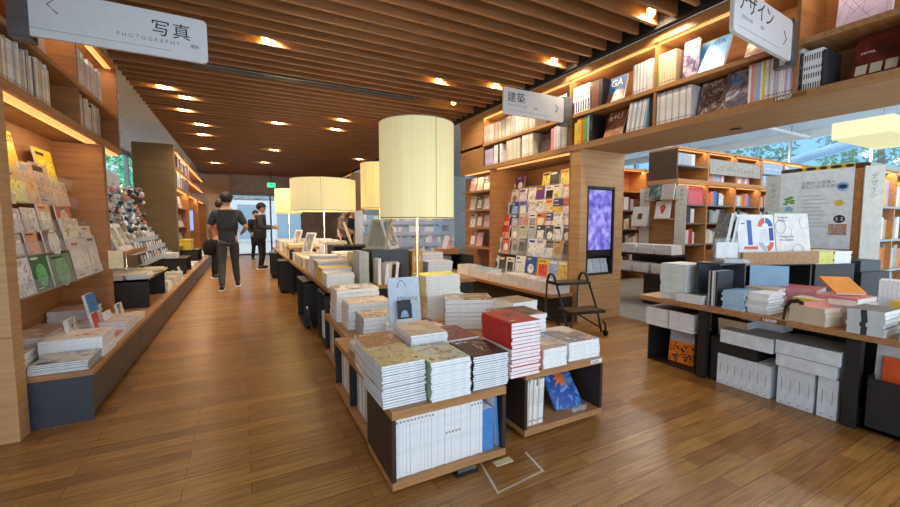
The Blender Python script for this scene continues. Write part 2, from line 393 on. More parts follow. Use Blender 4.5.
DL = [((265, 30), 'nearest ceiling light to the left, above the photography sign'), ((556, 54), 'ceiling light above the architecture sign'), ((645, 10), 'nearest ceiling light to the right, above the right bookcase'),
      ((158, 80), 'ceiling light nearest the left plaster strip'), ((181, 91), 'brightest ceiling light in the left file'), ((179, 104), 'third ceiling light in the left file'),
      ((196, 119), 'fourth ceiling light in the left file'), ((199, 131), 'fifth ceiling light in the left file'), ((202, 145), 'sixth ceiling light in the left file'),
      ((274, 119), 'bright ceiling light over the middle aisle'), ((271, 147), 'small bright ceiling light farther down the middle aisle'), ((333, 125), 'bright ceiling light left of the tall lampshade'),
      ((340, 115), 'ceiling light left of the tall lampshade, nearer the camera'), ((440, 74), 'ceiling light in the right file over the magazine wall'), ((500, 78), 'ceiling light in the right file beside the architecture sign'),
      ((450, 101), 'ceiling light in the right file behind the tall lampshade'), ((358, 156), 'far ceiling light in the right file'), ((262, 160), 'farthest ceiling light over the middle aisle'), ((212, 160), 'farthest ceiling light in the left file')]
for p, l in DL: downlight(p, l)
d = empty('spotlight', 'black track spotlight tucked between slats at upper right', 'spotlight', onZ(651, 17, CEIL + .1))
m = MB(); m.lathe([(0, .03), (.05, .03), (.055, -.05), (.045, -.05), (.04, 0), (0, 0)], STEEL, n=20); m.build('lamp_head', d)
m = MB(); m.tube([(0, 0, .03), (0, 0, .12)], .01, STEEL); m.build('bracket', d)
m = MB(); m.lathe([(0, -.01), (.04, -.01)], CHROME, n=16); m.build('lens', d)

# ================================================================== LEFT BOOKCASE
LX = -1.12
pl = empty('wooden_pier', 'pale wooden upright panel at the near end of the left bookcase', 'panel', (0, 2.96, 0))
m = MB(); m.box(-2.3, LX, 0, .12, 0, 1.935, W_ASHH); m.build('panel', pl, .003)
m = MB(); m.box(-2.3, LX + .002, -.003, 0, .585, .588, plain('joint_line', (120, 96, 66), .8)); m.build('joint', pl)
bc = empty('bookcase', 'left overhead bookcase with glowing strip lights under its shelves', 'bookcase', (0, 0, 0))
YE = 5.5
for z0, z1, nm in ((1.94, 2.0, 'shelf_board'), (2.30, 2.335, 'shelf_board'), (2.83, 2.87, 'top_board')):
    m = MB(); m.box(-1.55, LX, 1.4, YE, z0, z1, W_OAKX); m.build(nm, bc, .002)
m = MB(); m.box(-1.58, -1.55, 1.4, YE, 1.94, 2.87, W_OAK); m.build('back_panel', bc)
for yy in (1.4, 3.06, 4.3, YE - .025):
    m = MB(); m.box(-1.55, LX - .01, yy, yy + .025, 2.0, 2.83, W_OAK); m.build('divider', bc)
for yy in (3.12, 4.82):
    m = MB(); m.box(LX - .10, LX - .03, yy, yy + (1.62 if yy < 4 else .66), 1.925, 1.94, LED); m.build('led_strip', bc)
m = MB(); m.box(LX - .09, LX - .04, 3.2, YE - .05, 2.82, 2.83, LED); m.build('led_strip', bc)
# lower bay
lb = empty('display_bay', 'left wooden magazine bay under the overhead bookcase', 'bay', (0, 0, 0))
m = MB(); m.box(-1.50, -1.47, 3.08, 4.8, .311, 1.94, W_OAK); m.build('back_panel', lb)
m = MB(); m.box(-2.3, LX, 4.8, 4.9, .0, 1.935, W_OAK); m.build('partition', lb, .003)
# bench
bn = empty('display_bench', 'long low slate bench with wooden top along the left aisle', 'bench', (0, 0, 0))
BZ = .31; BX = -.83
m = MB(); m.box(-1.7, BX, 3.1, 16.2, BZ - .03, BZ, W_OAKX); m.build('bench_top', bn, .002)
for k in range(10):
    y0 = 3.105 + k * 1.3; y1 = min(16.2, y0 + 1.29)
    m = MB(); m.box(-1.1 if k else -1.115, BX - .012, y0, y1, .035, BZ - .03, SLATE); m.build('front_panel', bn, .003)
m = MB(); m.box(-1.6, BX - .07, 3.12, 16.2, 0, .035, BLACK); m.build('plinth', bn)
m = MB(); m.box(-1.6, BX - .012, 3.1, 3.105, .0, BZ - .03, SLATE); m.build('end_panel', bn)

# books of the left overhead bookcase
rr = rnd
ZL, ZU = 2.0, 2.335
row('pale spined art book', (LX - .02, 2.5, ZL), 90, [(s[0], s[1] * .97, s[2], s[3], None, None, s[6]) for s in mixrow(22, (.014, .03), (.25, .28), .2, [CW, CG, CBG, CW, CLB, CBG, CT])], 'on the left lower shelf, near part', 'art books on the lower shelf of the left overhead bookcase')
row('white spined photo book', (LX - .02, 3.095, ZL), 90, [(s[0], s[1], s[2], s[3], None, None, s[6]) for s in mixrow(34, (.014, .026), (.23, .275), .2, [CW, CG, CBG, CW, CDG, CW, CT, CBG])], 'on the left lower shelf, middle part', 'photo books on the lower shelf of the left overhead bookcase')
row('slim photo book', (LX - .02, 4.335, ZL), 90, mixrow(24, (.016, .03), (.22, .27), .2, [CW, CBG, CBG, CK, CG, CW, CT]), 'on the left lower shelf, far part', 'slim books at the far end of the left lower shelf')
faceout('white framed book cover on the left upper shelf beside the photography sign', (LX - .16, 2.72, ZU), 90, .26, .36, .02, CLV, 8, CW)
faceout('pale pink book cover facing out on the left upper shelf', (LX - .1, 3.72, ZU), 90, .24, .3, .03, colour('blush', (232, 212, 214)), 5, CW)
row('brown spined book', (LX - .02, 3.5, ZU), 90, mixrow(5, (.02, .03), (.26, .3), .2, [CT, CBR, CBG]), 'on the left upper shelf', 'brown books on the left upper shelf')
row('white spined magazine', (LX - .02, 4.335, ZU), 90, [(.03, .28, .2, CR, None, 'red spined book beside white magazines')] + mixrow(36, (.01, .024), (.25, .3), .2, [CW, CG, CW, CW, CLV]), 'on the left upper shelf', 'white magazines on the left upper shelf')
for k, (yy, zz) in enumerate(((5.54, 2.02), (5.54, 2.36))):
    h = empty('acrylic_holder', f'clear acrylic holder with a yellow leaflet on the {"lower" if k == 0 else "upper"} end of the left bookcase', 'holder', (LX - .3, yy, zz))
    m = MB(); m.box(0, .3, 0, .004, 0, .28, ACRY); m.box(0, .3, .03, .034, 0, .2, ACRY); m.box(0, .3, 0, .034, 0, .004, ACRY); m.build('sleeve', h)
    m = MB(); m.box(.02, .28, .008, .012, .005, .26, colour('straw', (214, 190, 110))); m.build('leaflet', h)

# magazines on the acrylic tiers (left bay): tier, pixel column, size, colours
TX = [-1.17, -1.22, -1.28, -1.33, -1.37]
TZV = [290, 253, 232, 205, 186]
LM = [
 (4, 0, 9, 58, [(236, 230, 226), (214, 60, 60), (236, 232, 228)], 'white magazine with a red band, leftmost on the top left rack tier'),
 (4, 8, 24, 48, [(238, 206, 44), (242, 214, 60), (236, 196, 40)], 'bright yellow magazine with a black title on the top left rack tier'),
 (4, 41, 59, 36, [(240, 206, 50), (232, 178, 60), (246, 222, 110)], 'yellow magazine beside the wooden partition on the top left rack tier'),
 (3, 7, 27, 42, [(232, 190, 90), (222, 180, 110), (206, 160, 96)], 'orange tan magazine, leftmost of its rack tier'),
 (3, 28, 40, 40, [(160, 180, 214), (206, 150, 100), (130, 110, 120)], 'blue and tan photo magazine on the left rack'),
 (3, 40, 56, 40, [(70, 60, 60), (160, 140, 120), (220, 200, 180)], 'dark magazine with slanted white title on the left rack'),
 (3, 57, 70, 24, [(220, 200, 170), (190, 160, 130), (120, 90, 70)], 'small beige magazine near the wooden partition, upper tier'),
 (2, 9, 24, 24, [(206, 190, 214), (190, 176, 196), (220, 214, 222)], 'pale violet magazine, leftmost on the middle rack tier'),
 (2, 26, 40, 24, [(226, 222, 220), (200, 196, 200), (160, 150, 150)], 'pale grey magazine second on the middle rack tier'),
 (2, 42, 55, 27, [(222, 196, 160), (236, 216, 184), (180, 150, 120)], 'slim cream magazine on the middle rack tier'),
 (2, 60, 75, 24, [(210, 120, 90), (200, 160, 140), (90, 60, 50)], 'reddish photo magazine on the middle rack tier'),
 (1, 10, 25, 22, [(190, 186, 190), (220, 218, 220), (120, 116, 120)], 'silver wrapped magazine, leftmost of its low tier'),
 (1, 28, 41, 22, [(220, 160, 140), (200, 120, 90), (230, 220, 210)], 'salmon covered magazine on the low tier'),
 (1, 46, 65, 21, [(120, 124, 132), (220, 226, 232), (50, 52, 58)], 'shiny dark grey magazine on the low tier'),
 (1, 67, 84, 30, [(226, 214, 190), (210, 196, 170), (196, 180, 152)], 'plain cream magazine on the low tier'),
 (1, 85, 95, 20, [(236, 228, 216), (226, 214, 200), (210, 200, 186)], 'off white magazine on the low tier'),
 (0, 15, 35, 38, [(206, 206, 208), (230, 230, 232), (190, 60, 60)], 'white magazine with red detail on the bottom tier'),
 (0, 36, 54, 36, [(44, 110, 70), (70, 150, 90), (30, 90, 60)], 'dark green magazine on the bottom tier'),
 (0, 55, 76, 30, [(120, 150, 120), (100, 140, 110), (160, 180, 150)], 'pale green magazine on the bottom tier'),
 (0, 78, 94, 37, [(238, 236, 232), (238, 236, 232), (180, 160, 140)], 'white magazine with a small drawing on the bottom tier'),
 (0, 95, 108, 36, [(240, 238, 234), (240, 238, 234), (90, 80, 76)], 'white magazine with an arch drawing on the bottom tier'),
]
for k in range(5):
    x = TX[k]; z = onX(45, TZV[k], x).z
    m = MB(); m.box(x - .02, x + .025, 3.1, 4.78, z - .006, z, ACRY); m.box(x + .021, x + .025, 3.1, 4.78, z, z + .09, ACRY); m.build('acrylic_ledge', lb)
for k, (tr, u0, u1, hp, cols, lab) in enumerate(LM):
    ex = None
    if 'black title' in lab:
        def ex(mb, w, h, t): text_mesh('NEUT', .075, INK, T(.012, h - .075, t + .0004), mb)
    x = TX[tr]; z = onX(45, TZV[tr], x).z; ya = max(3.1, onX(u0, TZV[tr], x).y); yb = min(4.78, onX(u1, TZV[tr], x).y)
    h_ = hp / CF * (ya * .885 + x * .466) * 1.06
    faceout(lab, (x - .0, ya, z + .001), 90, yb - ya - .01, h_, .008, art(f'rack_art_{k}', cols, 9, k), 9, CW, extra=ex if ex else cover_geo(k, cols))
sg = empty('shelf_sign', 'cream paper category tab on the left magazine rack', 'sign', (-1.2, 3.12, 1.32), R(90))
m = MB(); m.box(0, .22, -.004, 0, 0, .06, colour('cream', (240, 230, 190))); m.build('tab', sg)
# things standing on the near part of the bench
LOW = [
 (-1.08, 3.62, .17, .22, [(240, 238, 236), (200, 198, 196), (90, 60, 60)], 'white and grey booklet standing on the bench by the near rack'),
 (-1.03, 3.92, .14, .2, [(190, 50, 40), (220, 80, 60), (130, 30, 30)], 'red booklet standing on the bench below the rack'),
 (-1.12, 4.12, .22, .16, [(50, 130, 210), (70, 150, 220), (40, 110, 190)], 'bright blue landscape booklet on the bench rack'),
 (-1.0, 4.12, .15, .17, [(240, 238, 234), (240, 238, 234), (150, 80, 60)], 'small white booklet with a red figure on the bench'),
 (-.99, 4.42, .16, .18, [(238, 234, 228), (236, 232, 226), (60, 56, 54)], 'white booklet with black figure beside the dark bench box'),
]
for k, (xx, yy, w_, h_, cols, lab) in enumerate(LOW):
    faceout(lab, (xx, yy, BZ + (.16 if 'blue' in lab else .0)), 90, w_, h_, .02, art(f'low_art_{k}', cols, 11, k + 30), 10, CW, name='booklet', cat='booklet')
FLOWER = art('flower_art', [(206, 60, 44), (246, 244, 242), (246, 244, 242), (246, 244, 242), (226, 100, 80)], 6, 2)
z = stack('slim dark striped photo magazine at the bench end', -1.13, 3.13, BZ, .27, .26, 6, .010, 0, CDG, CW, art('misty_art', [(120, 126, 150), (170, 174, 190), (220, 216, 206), (90, 92, 110)], 5, 4), name='magazine', cat='magazine')
z = stack('thick white photo book with red flower cover', -1.17, 3.40, BZ, .32, .30, 3, .046, 0, CW, CW, FLOWER, name='photo_book')
z = stack('thin white book under the flower books', -1.12, 3.73, BZ, .26, .24, 4, .012, 0, CW, CW, art('rust_art', [(236, 226, 216), (214, 110, 70), (196, 70, 50), (240, 236, 230)], 6, 9))
z = stack('lavender edged exhibition catalogue on the bench', -1.15, 4.0, BZ, .29, .34, 5, .022, 0, CLV, CLV, art('pale_art', [(240, 236, 240), (220, 210, 220), (200, 170, 160)], 6, 5), name='catalogue')

for k, (xx, yy, w_, h_, n_, lab, cv) in enumerate(((-1.45, 3.14, .26, .34, 5, 'white catalogue at the back of the bench, nearest pile', CW), (-1.46, 3.55, .26, .3, 7, 'cream catalogue at the back of the bench, second pile', CBG), (-1.46, 3.95, .28, .3, 5, 'grey catalogue at the back of the bench, third pile', CG), (-1.45, 4.4, .28, .3, 8, 'white catalogue against the partition', CW), (-1.12, 4.40, .26, .3, 3, 'tan catalogue near the partition front', CT))):
    stack(lab, xx, yy, BZ, w_, h_, n_, .02, rr.uniform(-3, 3), cv, None, art(f'backpile_{k}', [(236, 232, 228), (200, 170, 150), (240, 238, 236)], 7, k + 80), name='catalogue', cat='catalogue')
# dark boxes on the bench with pamphlet piles
def bench_box(y0, y1, x0, x1, h, lab):
    b = empty('display_box', lab, 'box', (0, 0, BZ))
    m = MB(); m.box(x0, x1, y0, y0 + .02, 0, h, BLACK); m.build('side_panel', b); m = MB(); m.box(x0, x1, y1 - .02, y1, 0, h, BLACK); m.build('side_panel', b)
    m = MB(); m.box(x0, x1, y0, y1, h - .02, h, BLACK); m.build('top', b); m = MB(); m.box(x0, x0 + .02, y0, y1, 0, h, BLACK); m.build('back_panel', b)
    return b
bench_box(5.2, 6.2, -1.32, -.9, .30, 'near black open box on the left bench under yellowed booklets')
bench_box(8.4, 9.2, -1.4, -.9, .28, 'middle black open box on the left bench near the man')
bench_box(10.6, 11.6, -1.4, -.9, .3, 'far black open box on the left bench past the wooden pier')
YPG = [PAPER, PAPERC]
n = 0
for a, (xx, yy) in enumerate(((-1.32, 5.24), (-1.11, 5.26), (-1.31, 5.7), (-1.10, 5.74))):
    stack(f'cream booklet in the {("back left", "front left", "back right", "front right")[a]} pile', xx, yy, BZ + .30, .2, .34, 5, .012, rr.uniform(-6, 6), [CBG, CW, CBG, CY][a], [CW, CBG, CY, CW][a], art(f'booklet_art_{a}', [(236, 230, 214), (220, 204, 160), (240, 238, 230)], 6, a + 40), where='on the near bench box', name='booklet', cat='booklet', jr=5, jit=.012)
row('tall bottle black book', (-.93, 5.24, BZ), 90, [(.035, .22, .2, CK), (.03, .2, .2, CW), (.03, .21, .2, CDG)], 'inside the near bench box', 'books inside the near bench box')
for a in range(3):
    stack(f'white pamphlet in bench pile {("beside", "past", "beyond")[a]} the near box', -1.1, 6.3 + a * .6, BZ, .22, .3, 4, .03, 0, [CW, CT, CW][a], None, art(f'pam_art_{a}', [(236, 236, 236), (190, 170, 130), (230, 230, 226)], 5, a + 60), name='pamphlet', cat='pamphlet', jr=2)
    faceout(f'white booklet upright in the small bench stand, {ORD[a]} past the near box', (-.93, 6.64 + a * .6, BZ), 90, .14, .18, .02, art(f'pamu_art_{a}', [(240, 240, 240), (120, 160, 190), (236, 236, 236)], 9, a + 70), 12, CW, name='booklet', cat='booklet')
z = stack('white red tipped catalogue on the middle bench box', -1.28, 8.5, BZ + .28, .24, .32, 3, .03, 0, CW, CW, FLOWER, name='catalogue')
row('slim pamphlet', (-.95, 8.5, BZ), 90, mixrow(8, (.02, .03), (.2, .24), .2, [CW, CG, CLB, CT]), 'inside the middle bench box', 'pamphlets inside the middle bench box')
for a in range(5):
    stack(f'pale catalogue in {ORD[a]} far bench pile', -1.1, 9.3 + (a * .26 if a < 4 else 2.5), BZ, .22, .24, 3, .025, 0, [CW, CG, CT, CW, CLB][a], None, None, name='catalogue', jr=2)
for a in range(7):
    stack(f'white book in {ORD[a]} pile toward the bench end', -1.1, 11.8 + a * .55, BZ, .22, .3, 3, .03, 0, [CW, CG, CT, CW, CLB, CW, CDG][a], None, None, jr=2)

# grey-blue panel, charm spinner, postcard tiers, ledge with frames  (beyond the partition)
FROST = glass('frosted_acrylic', .45, (205, 220, 240), .3)
BLUEG = plain('pale_blue_laminate', (176, 186, 204), .5)
pn = empty('backdrop', 'pale grey blue panel behind the charm rack', 'panel', (0, 0, 0))
m = MB(); m.box(-1.64, -1.60, 4.92, 7.6, BZ + .001, 1.93, BLUEG); m.build('panel', pn)
for k in range(4):
    m = MB()
    x = -1.2 - k * .1
    m.box(x - .09, x, 6.8, 9.2, .62 + .15 * k, .628 + .15 * k, FROST); m.box(x - .004, x, 6.8, 9.2, .62 + .15 * k, .70 + .15 * k, FROST); m.build('postcard_ledge', pn)
n = 0
for k in range(4):
    for j in range(12):
        c = rnd.choice([[(238, 238, 240), (200, 214, 236)], [(220, 200, 170), (240, 236, 230)], [(60, 70, 90), (200, 206, 220)], [(200, 90, 70), (240, 236, 236)], [(170, 190, 220), (236, 240, 246)]])
        faceout(f'postcard {ORD[j]} from the left on the {("lowest", "second", "third", "highest")[k]} postcard ledge', (-1.2 - k * .1 - .03, 6.83 + j * .196, .63 + .15 * k), 90, rnd.uniform(.1, .15), rnd.uniform(.12, .17), .004, art(f'postcard_{rnd.randint(0, 11)}', c, 14, n % 12), 12, CW, name='postcard', cat='postcard', group='postcards on the ledges by the grey panel'); n += 1
sp = empty('charm_spinner', 'spinner rack crowded with small hanging charms beside the partition', 'spinner rack', (-1.36, 6.55, BZ))
m = MB(); m.tube([(0, 0, 0), (0, 0, 1.42)], .012, CHROME); m.build('pole', sp)
m = MB(); m.lathe([(0, 0), (.14, 0), (.14, .015), (0, .015)], STEEL, n=20); m.build('base', sp)
for k in range(5):
    m = MB(); zz = .82 + k * .13
    for q in range(8): m.tube([(0, 0, zz), (.2 * math.cos(q * PI / 4 + k), .2 * math.sin(q * PI / 4 + k), zz + .02)], .004, CHROME, 5)
    m.build('hook_ring', sp)
CH_ = [CW, CDG, CBR, CLB, CPK, CT, CBG, CW, CNV]
n = 0
for k in range(5):
    for q in range(24):
        a = q * PI / 12 + k; r_ = .09 + .13 * (q % 3) / 2; zz = BZ + .83 + k * .13 - rnd.uniform(.0, .12); s_ = rnd.uniform(.022, .04)
        m = MB(); m.lathe([(0, -s_), (s_ * .8, -s_ * .6), (s_, 0), (s_ * .7, s_ * .7), (0, s_)], CH_[(q * 5 + k * 3) % 9], n=8); m.tube([(0, 0, s_), (0, 0, s_ + .05)], .002, CHROME, 4)
        o = m.build('charm'); o.location = (-1.36 + r_ * math.cos(a), 6.55 + r_ * math.sin(a), zz)
        tag(o, 'small charm hanging in the crowded spinner rack', 'charm', 'charms hanging on the spinner rack')
lg = empty('picture_shelf', 'small oak ledge in front of the pale blue panel', 'shelf', (-1.12, 5.42, .90))
m = MB(); m.box(-.3, .06, 0, .75, -.03, 0, W_OAKX); m.build('board', lg, .002); m = MB(); m.box(.04, .06, .02, .73, 0, .02, W_OAKX); m.build('lip', lg)
for k in range(2):
    f = empty('framed_print', ('white framed photo book leaning on the oak ledge, nearer one', 'white framed photo book leaning on the oak ledge, farther one')[k], 'frame', (-1.17, 5.45 + k * .3, .90), R(90))
    M = RX(-22); m = MB(); m.box(0, .26, 0, .02, 0, .33, CW, M); m.build('frame', f); m = MB(); m.box(.04, .22, -.003, 0, .06, .28, art('frame_art', [(60, 60, 64), (180, 176, 170), (220, 216, 210)], 9, 3), M); m.build('picture', f)
nt_ = empty('notice_card', 'cream notice card on the partition edge by the grey panel', 'card', (-1.10, 4.78, .78), R(0))
m = MB(); m.box(-.02, .09, -.003, 0, 0, .17, colour('cream', (240, 230, 190))); m.build('card', nt_)

# far wooden pier and the far left bookcase
pr = empty('wooden_pier', 'dark olive wooden pier dividing the left bookcases', 'pier', (0, 0, 0))
m = MB(); m.box(-1.77, LX, 9.4, 9.6, BZ + .001, 2.74, wood('olive_veneer', [(96, 78, 50), (112, 92, 60), (126, 104, 70)], (.9, .9, 16))); m.build('panel', pr)
fb = empty('bookcase', 'far left bookcase with pink lit shelves beyond the wooden pier', 'bookcase', (0, 0, 0))
for z0, z1 in ((1.92, 1.96), (2.30, 2.34), (2.68, 2.72)):
    m = MB(); m.box(-1.5, LX, 9.6, 16.6, z0, z1, W_OAKX); m.build('shelf_board', fb); m = MB(); m.box(LX - .09, LX - .03, 9.7, 16.5, z0 - .01, z0, LED); m.build('led_strip', fb)
m = MB(); m.box(-1.54, -1.5, 9.6, 16.6, BZ, 2.72, W_OAK); m.build('back_panel', fb)
for yy in (11.6, 14.0, 16.58):
    m = MB(); m.box(-1.5, LX, yy, yy + .03, BZ, 1.92, W_OAK); m.build('divider', fb)
for k in range(3):
    m = MB(); m.box(-1.5, LX - .06, 9.62, 11.6, .7 + k * .42, .72 + k * .42, W_OAKX); m.build('magazine_shelf', fb)
n = 0
for zz, wn in ((1.96, 'lower'), (2.34, 'upper')):
    row('dark or pale art book', (LX - .03, 9.65, zz), 90, mixrow(30, (.05, .11), (.24, .31), .2, [CW, CDG, CK, CG, CW, CLV, CR], False), f'on the far left {wn} lit shelf', 'art books on the lit shelves of the far left bookcase', parts=False)
for k in range(3):
    for j in range(6):
        c = [[(236, 232, 236), (210, 190, 200)], [(230, 200, 160), (240, 236, 226)], [(60, 70, 90), (190, 196, 210)]][(k + j) % 3]
        faceout(f'magazine {ORD[j]} from the left on the {("lowest", "middle", "highest")[k]} far left display shelf', (LX - .12, 9.7 + j * .31, .72 + k * .42), 90, .2, .28, .01, art(f'farmag_{(k + j) % 3}', c, 7, k + j), 12, CW, group='magazines facing out in the far left bookcase', extra=cover_geo(j + k * 7, c))
scr = empty('screen', 'small glowing screen in the far left bookcase', 'screen', (LX - .1, 12.6, 1.0), R(90))
m = MB(); m.box(0, .9, 0, .05, 0, .6, STEEL); m.build('bezel', scr); m = MB(); m.box(.03, .87, -.003, 0, .03, .57, emit('screen_violet', (120, 140, 220), .9)); m.build('display', scr)
bx = empty('storage_box', 'mustard yellow box on the bench near the far left bookcase', 'box', (-1.15, 10.7, BZ + .30))
m = MB(); m.box(-.1, .12, 0, .5, 0, .2, CY); m.build('body', bx); m = MB(); m.box(-.11, .13, -.01, .51, .2, .24, CY); m.build('lid', bx)

# ================================================================== RIGHT BOOKCASE, PILLAR AND MAGAZINE WALL
RX_ = 3.57; RB = 4.36                                              # front and back of the overhead bookcase
rb = empty('bookcase', 'right overhead bookcase bridging the opening to the next room', 'bookcase', (0, 0, 0))
YN, YF = -.6, 6.39
W_BEAM = wood('beam_veneer', [(150, 112, 68), (172, 132, 84), (186, 146, 98)], (14, .8, 14), .55)
m = MB(); m.box(RX_, RB, YN, YF, 2.085, 2.11, W_BEAM); m.build('soffit_board', rb)
m = MB(); m.box(RX_, 4.0, YN, YF, 2.11, 2.15, W_OAKX); m.build('shelf_board', rb)
m = MB(); m.box(RX_ + .01, 4.0, YN, YF, 2.475, 2.515, W_OAKX); m.build('shelf_board', rb)
m = MB(); m.box(RX_, 4.0, YN, YF, 2.93, 3.02, W_OAKX); m.build('top_board', rb)
m = MB(); m.box(3.98, 4.01, YN, YF, 2.15, 3.0, W_OAK); m.build('back_panel', rb)
m = MB(); m.box(4.33, RB, YN, YF, 2.11, 3.24, WALLW); m.build('rear_panel', rb)
m = MB(); m.box(RX_ + .02, RX_ + .055, YN, 6.3, 2.918, 2.93, LED); m.build('led_strip', rb)
def ry(u, v=110): return onX(u, v, RX_ + .03).y
for u in (462, 484, 571, 655, 794):
    m = MB(); yy = ry(u); m.box(RX_ + .015, 3.98, yy - .012, yy + .012, 2.15, 2.93, W_OAK); m.build('divider', rb)
m = MB(); m.box(RX_ + .01, 3.98, ry(484), ry(462), 2.15, 2.93, W_OAKB); m.build('blank_panel', rb)
m = MB(); m.box(RX_ + .01, 3.98, ry(462), YF, 2.15, 2.93, W_OAKB); m.build('end_panel', rb)
m = MB(); yy = ry(776)
m.box(RX_ - .003, RX_, yy - .19, yy + .005, 2.113, 2.142, plain('label_strip', (120, 84, 44), .6))
text_mesh('149037', .034, WHITE, T(RX_ - .0032, yy, 2.117) @ RZ(-90) @ FRONT, m, 1.05, .001); m.build('number_label', rb)
for u, v in ((736, 129),):
    p = onZ(u, v, 2.085); m = MB(); m.lathe([(.0, -.006), (.05, -.006), (.055, 0)], STEEL, (p.x, p.y, 2.085), 18); m.build('downlight_trim', rb)

SX = RX_ + .03
def rrow(desc, u0, z, specs, where, group, lean=0., name='magazine', cat='magazine', dz=0., parts=True):
    return row(desc, (SX, ry(u0), z + dz), -90, specs, where, group, name, cat, lean, parts)
ZU2, ZL2 = 2.515, 2.15
def fill(u0, u1, th, h, w, pool, mk=True):
    L = ry(u0) - ry(u1); n = max(1, int(L / (th + .0008)))
    return [(th * rr.uniform(.85, 1.1), h * rr.uniform(.985, 1.0), w, pool[k % len(pool)] if len(pool) > 3 else rr.choice(pool), None, None, MK if mk else None) for k in range(n)]
Gn = 'magazines on the right overhead bookcase'
rrow('thin cream spined magazine', 484.5, ZU2, [(rr.choice((.02, .028, .036)), rr.uniform(.27, .3), .21, rr.choice([CW, CBG, CBG, CG, CT, CW, CPK, CG]), None, None, MK) for _ in range(44)], 'on the right upper shelf behind the sign', Gn)
rrow('grey spined magazine', 558, ZU2, fill(558, 570, .03, .29, .21, [CG, CW, CDG]), 'on the right upper shelf beside the architecture sign', Gn)
BLU = [(.05, .45, CNV), (.55, .7, INKG), (.8, .95, CB)]
rrow('white magazine with blue printed spine', 573, ZU2, [(.036, .31, .22, CW, None, None, BLU) for _ in range(7)] , 'right of the architecture sign', Gn)
rrow('dark photo spined book', 592, ZU2, [(.09, .3, .21, CBR), (.05, .3, .21, CK)], 'beside the building magazine', Gn)
SKYB = art('sky_building_art', [(190, 150, 130), (120, 80, 66), (236, 238, 242), (62, 118, 206), (40, 96, 190)], 5, 3)
def ga(col, size=.1):
    def f(mb, w, h, t): text_mesh('GA', size, col, T(.02, h - size * .95, t + .0006), mb, 1., .002)
    return f
faceout('blue building magazine facing out right of the white magazines', (RX_ + .10, ry(602.5), ZU2 + .002), -90, .22, .3, .02, colour('sky', (52, 116, 204)), 14, CW, extra=lambda mb, w, h, t: (mb.face([(0, 0, t + .0004), (w, 0, t + .0004), (w, h * .42, t + .0004), (w * .6, h * .5, t + .0004), (0, h * .36, t + .0004)], art('building_art', [(226, 214, 206), (110, 66, 54), (150, 100, 84), (70, 50, 46)], 14, 3)), ga(CW, .11)(mb, w, h, t)))
rrow('grey white spined magazine', 632, ZU2, fill(632, 648, .018, .3, .22, [CG, CW, CG, CW]) + [(.05, .3, .22, colour('silver', (206, 204, 206)), None, 'silver magazine with pink lettering')], 'in the right upper grey block', Gn)
rrow('tan spined magazine', 656.5, ZU2, [(.012, .3, .22, CGN)] + fill(657.5, 676, .013, .3, .22, [CT, CBG, CT, CBG]), 'in the tan block on the right upper shelf', Gn)
faceout('violet magazine with gold initials facing out beside the tan block', (RX_ + .1, ry(678), ZU2 + .002), -90, .13, .34, .03, art('violet_art', [(120, 100, 150), (90, 70, 110), (200, 190, 210), (160, 140, 170)], 8, 4), 4, CLV, extra=ga(CY, .075))
BLUEART = art('blue_arc_art', [(206, 226, 246), (60, 140, 214), (50, 128, 206), (70, 146, 216), (150, 200, 240)], 3.5, 7)
faceout('sky blue magazine facing out and tilted on the right upper shelf', (RX_ + .10, ry(690), ZU2 + .005), -90, .24, .31, .03, BLUEART, 20, CB, extra=lambda mb, w, h, t: text_mesh('GA', .07, CNV, T(w - .13, h - .07, t + .0006), mb))
faceout('silver pink wrapped magazine facing out behind the design sign', (RX_ + .1, ry(737), ZU2 + .005), -90, .3, .24, .02, art('foil_art', [(214, 190, 196), (240, 232, 234), (170, 140, 150), (236, 224, 226)], 8, 2, .15), 25, CPK)
def netlines(mb, w, h, t):
    r_ = random.Random(5)
    for _ in range(16):
        a = Vector((r_.uniform(0, w), r_.uniform(0, h), t + .0005)); b = Vector((r_.uniform(0, w), r_.uniform(0, h), t + .0005)); d = (b - a).normalized(); q = Vector((-d.y, d.x, 0)) * .0008
        mb.face([a - q, b - q, b + q, a + q], CNV)
faceout('lavender book with a drawn line network facing out at upper right', (RX_ + .16, ry(823), ZU2 + .002), -90, .27, .36, .03, colour('pale_lavender', (208, 198, 232)), 8, CLV, name='book', cat='book', extra=netlines)
# lower shelf
rrow('dark sleeved catalogue', 485.5, ZL2, fill(485.5, 494, .06, .26, .2, [CDG, CLV, CDG]), 'at the right lower shelf far end', Gn, parts=False)
rrow('white file magazine', 494.5, ZL2, fill(494.5, 503, .05, .29, .2, [CW, CW, CDG]), 'near the far end of the right lower shelf', Gn)
rrow('beige spined magazine', 507, ZL2, fill(507, 521, .03, .3, .2, [CBG, CBG, CG], False), 'in the beige block of the right lower shelf', Gn)
rrow('white spined magazine', 522.5, ZL2, fill(522.5, 535, .022, .31, .2, [CW, CW, CBG]), 'in the far white block', Gn)
faceout('dark photo magazine facing out on the right lower shelf below the sign', (RX_ + .1, ry(537), ZL2 + .002), -90, .3, .27, .02, art('dark_crowd_art', [(40, 34, 38), (90, 60, 60), (30, 28, 32), (150, 120, 116)], 12, 5), 10, CK)
rrow('pink white spined magazine', 551.5, ZL2, [(.06, .28, .2, CPK, None, 'pink spined book')] + fill(556, 570, .022, .3, .2, [CW, CG, CW, CW]), 'below the architecture sign', Gn)
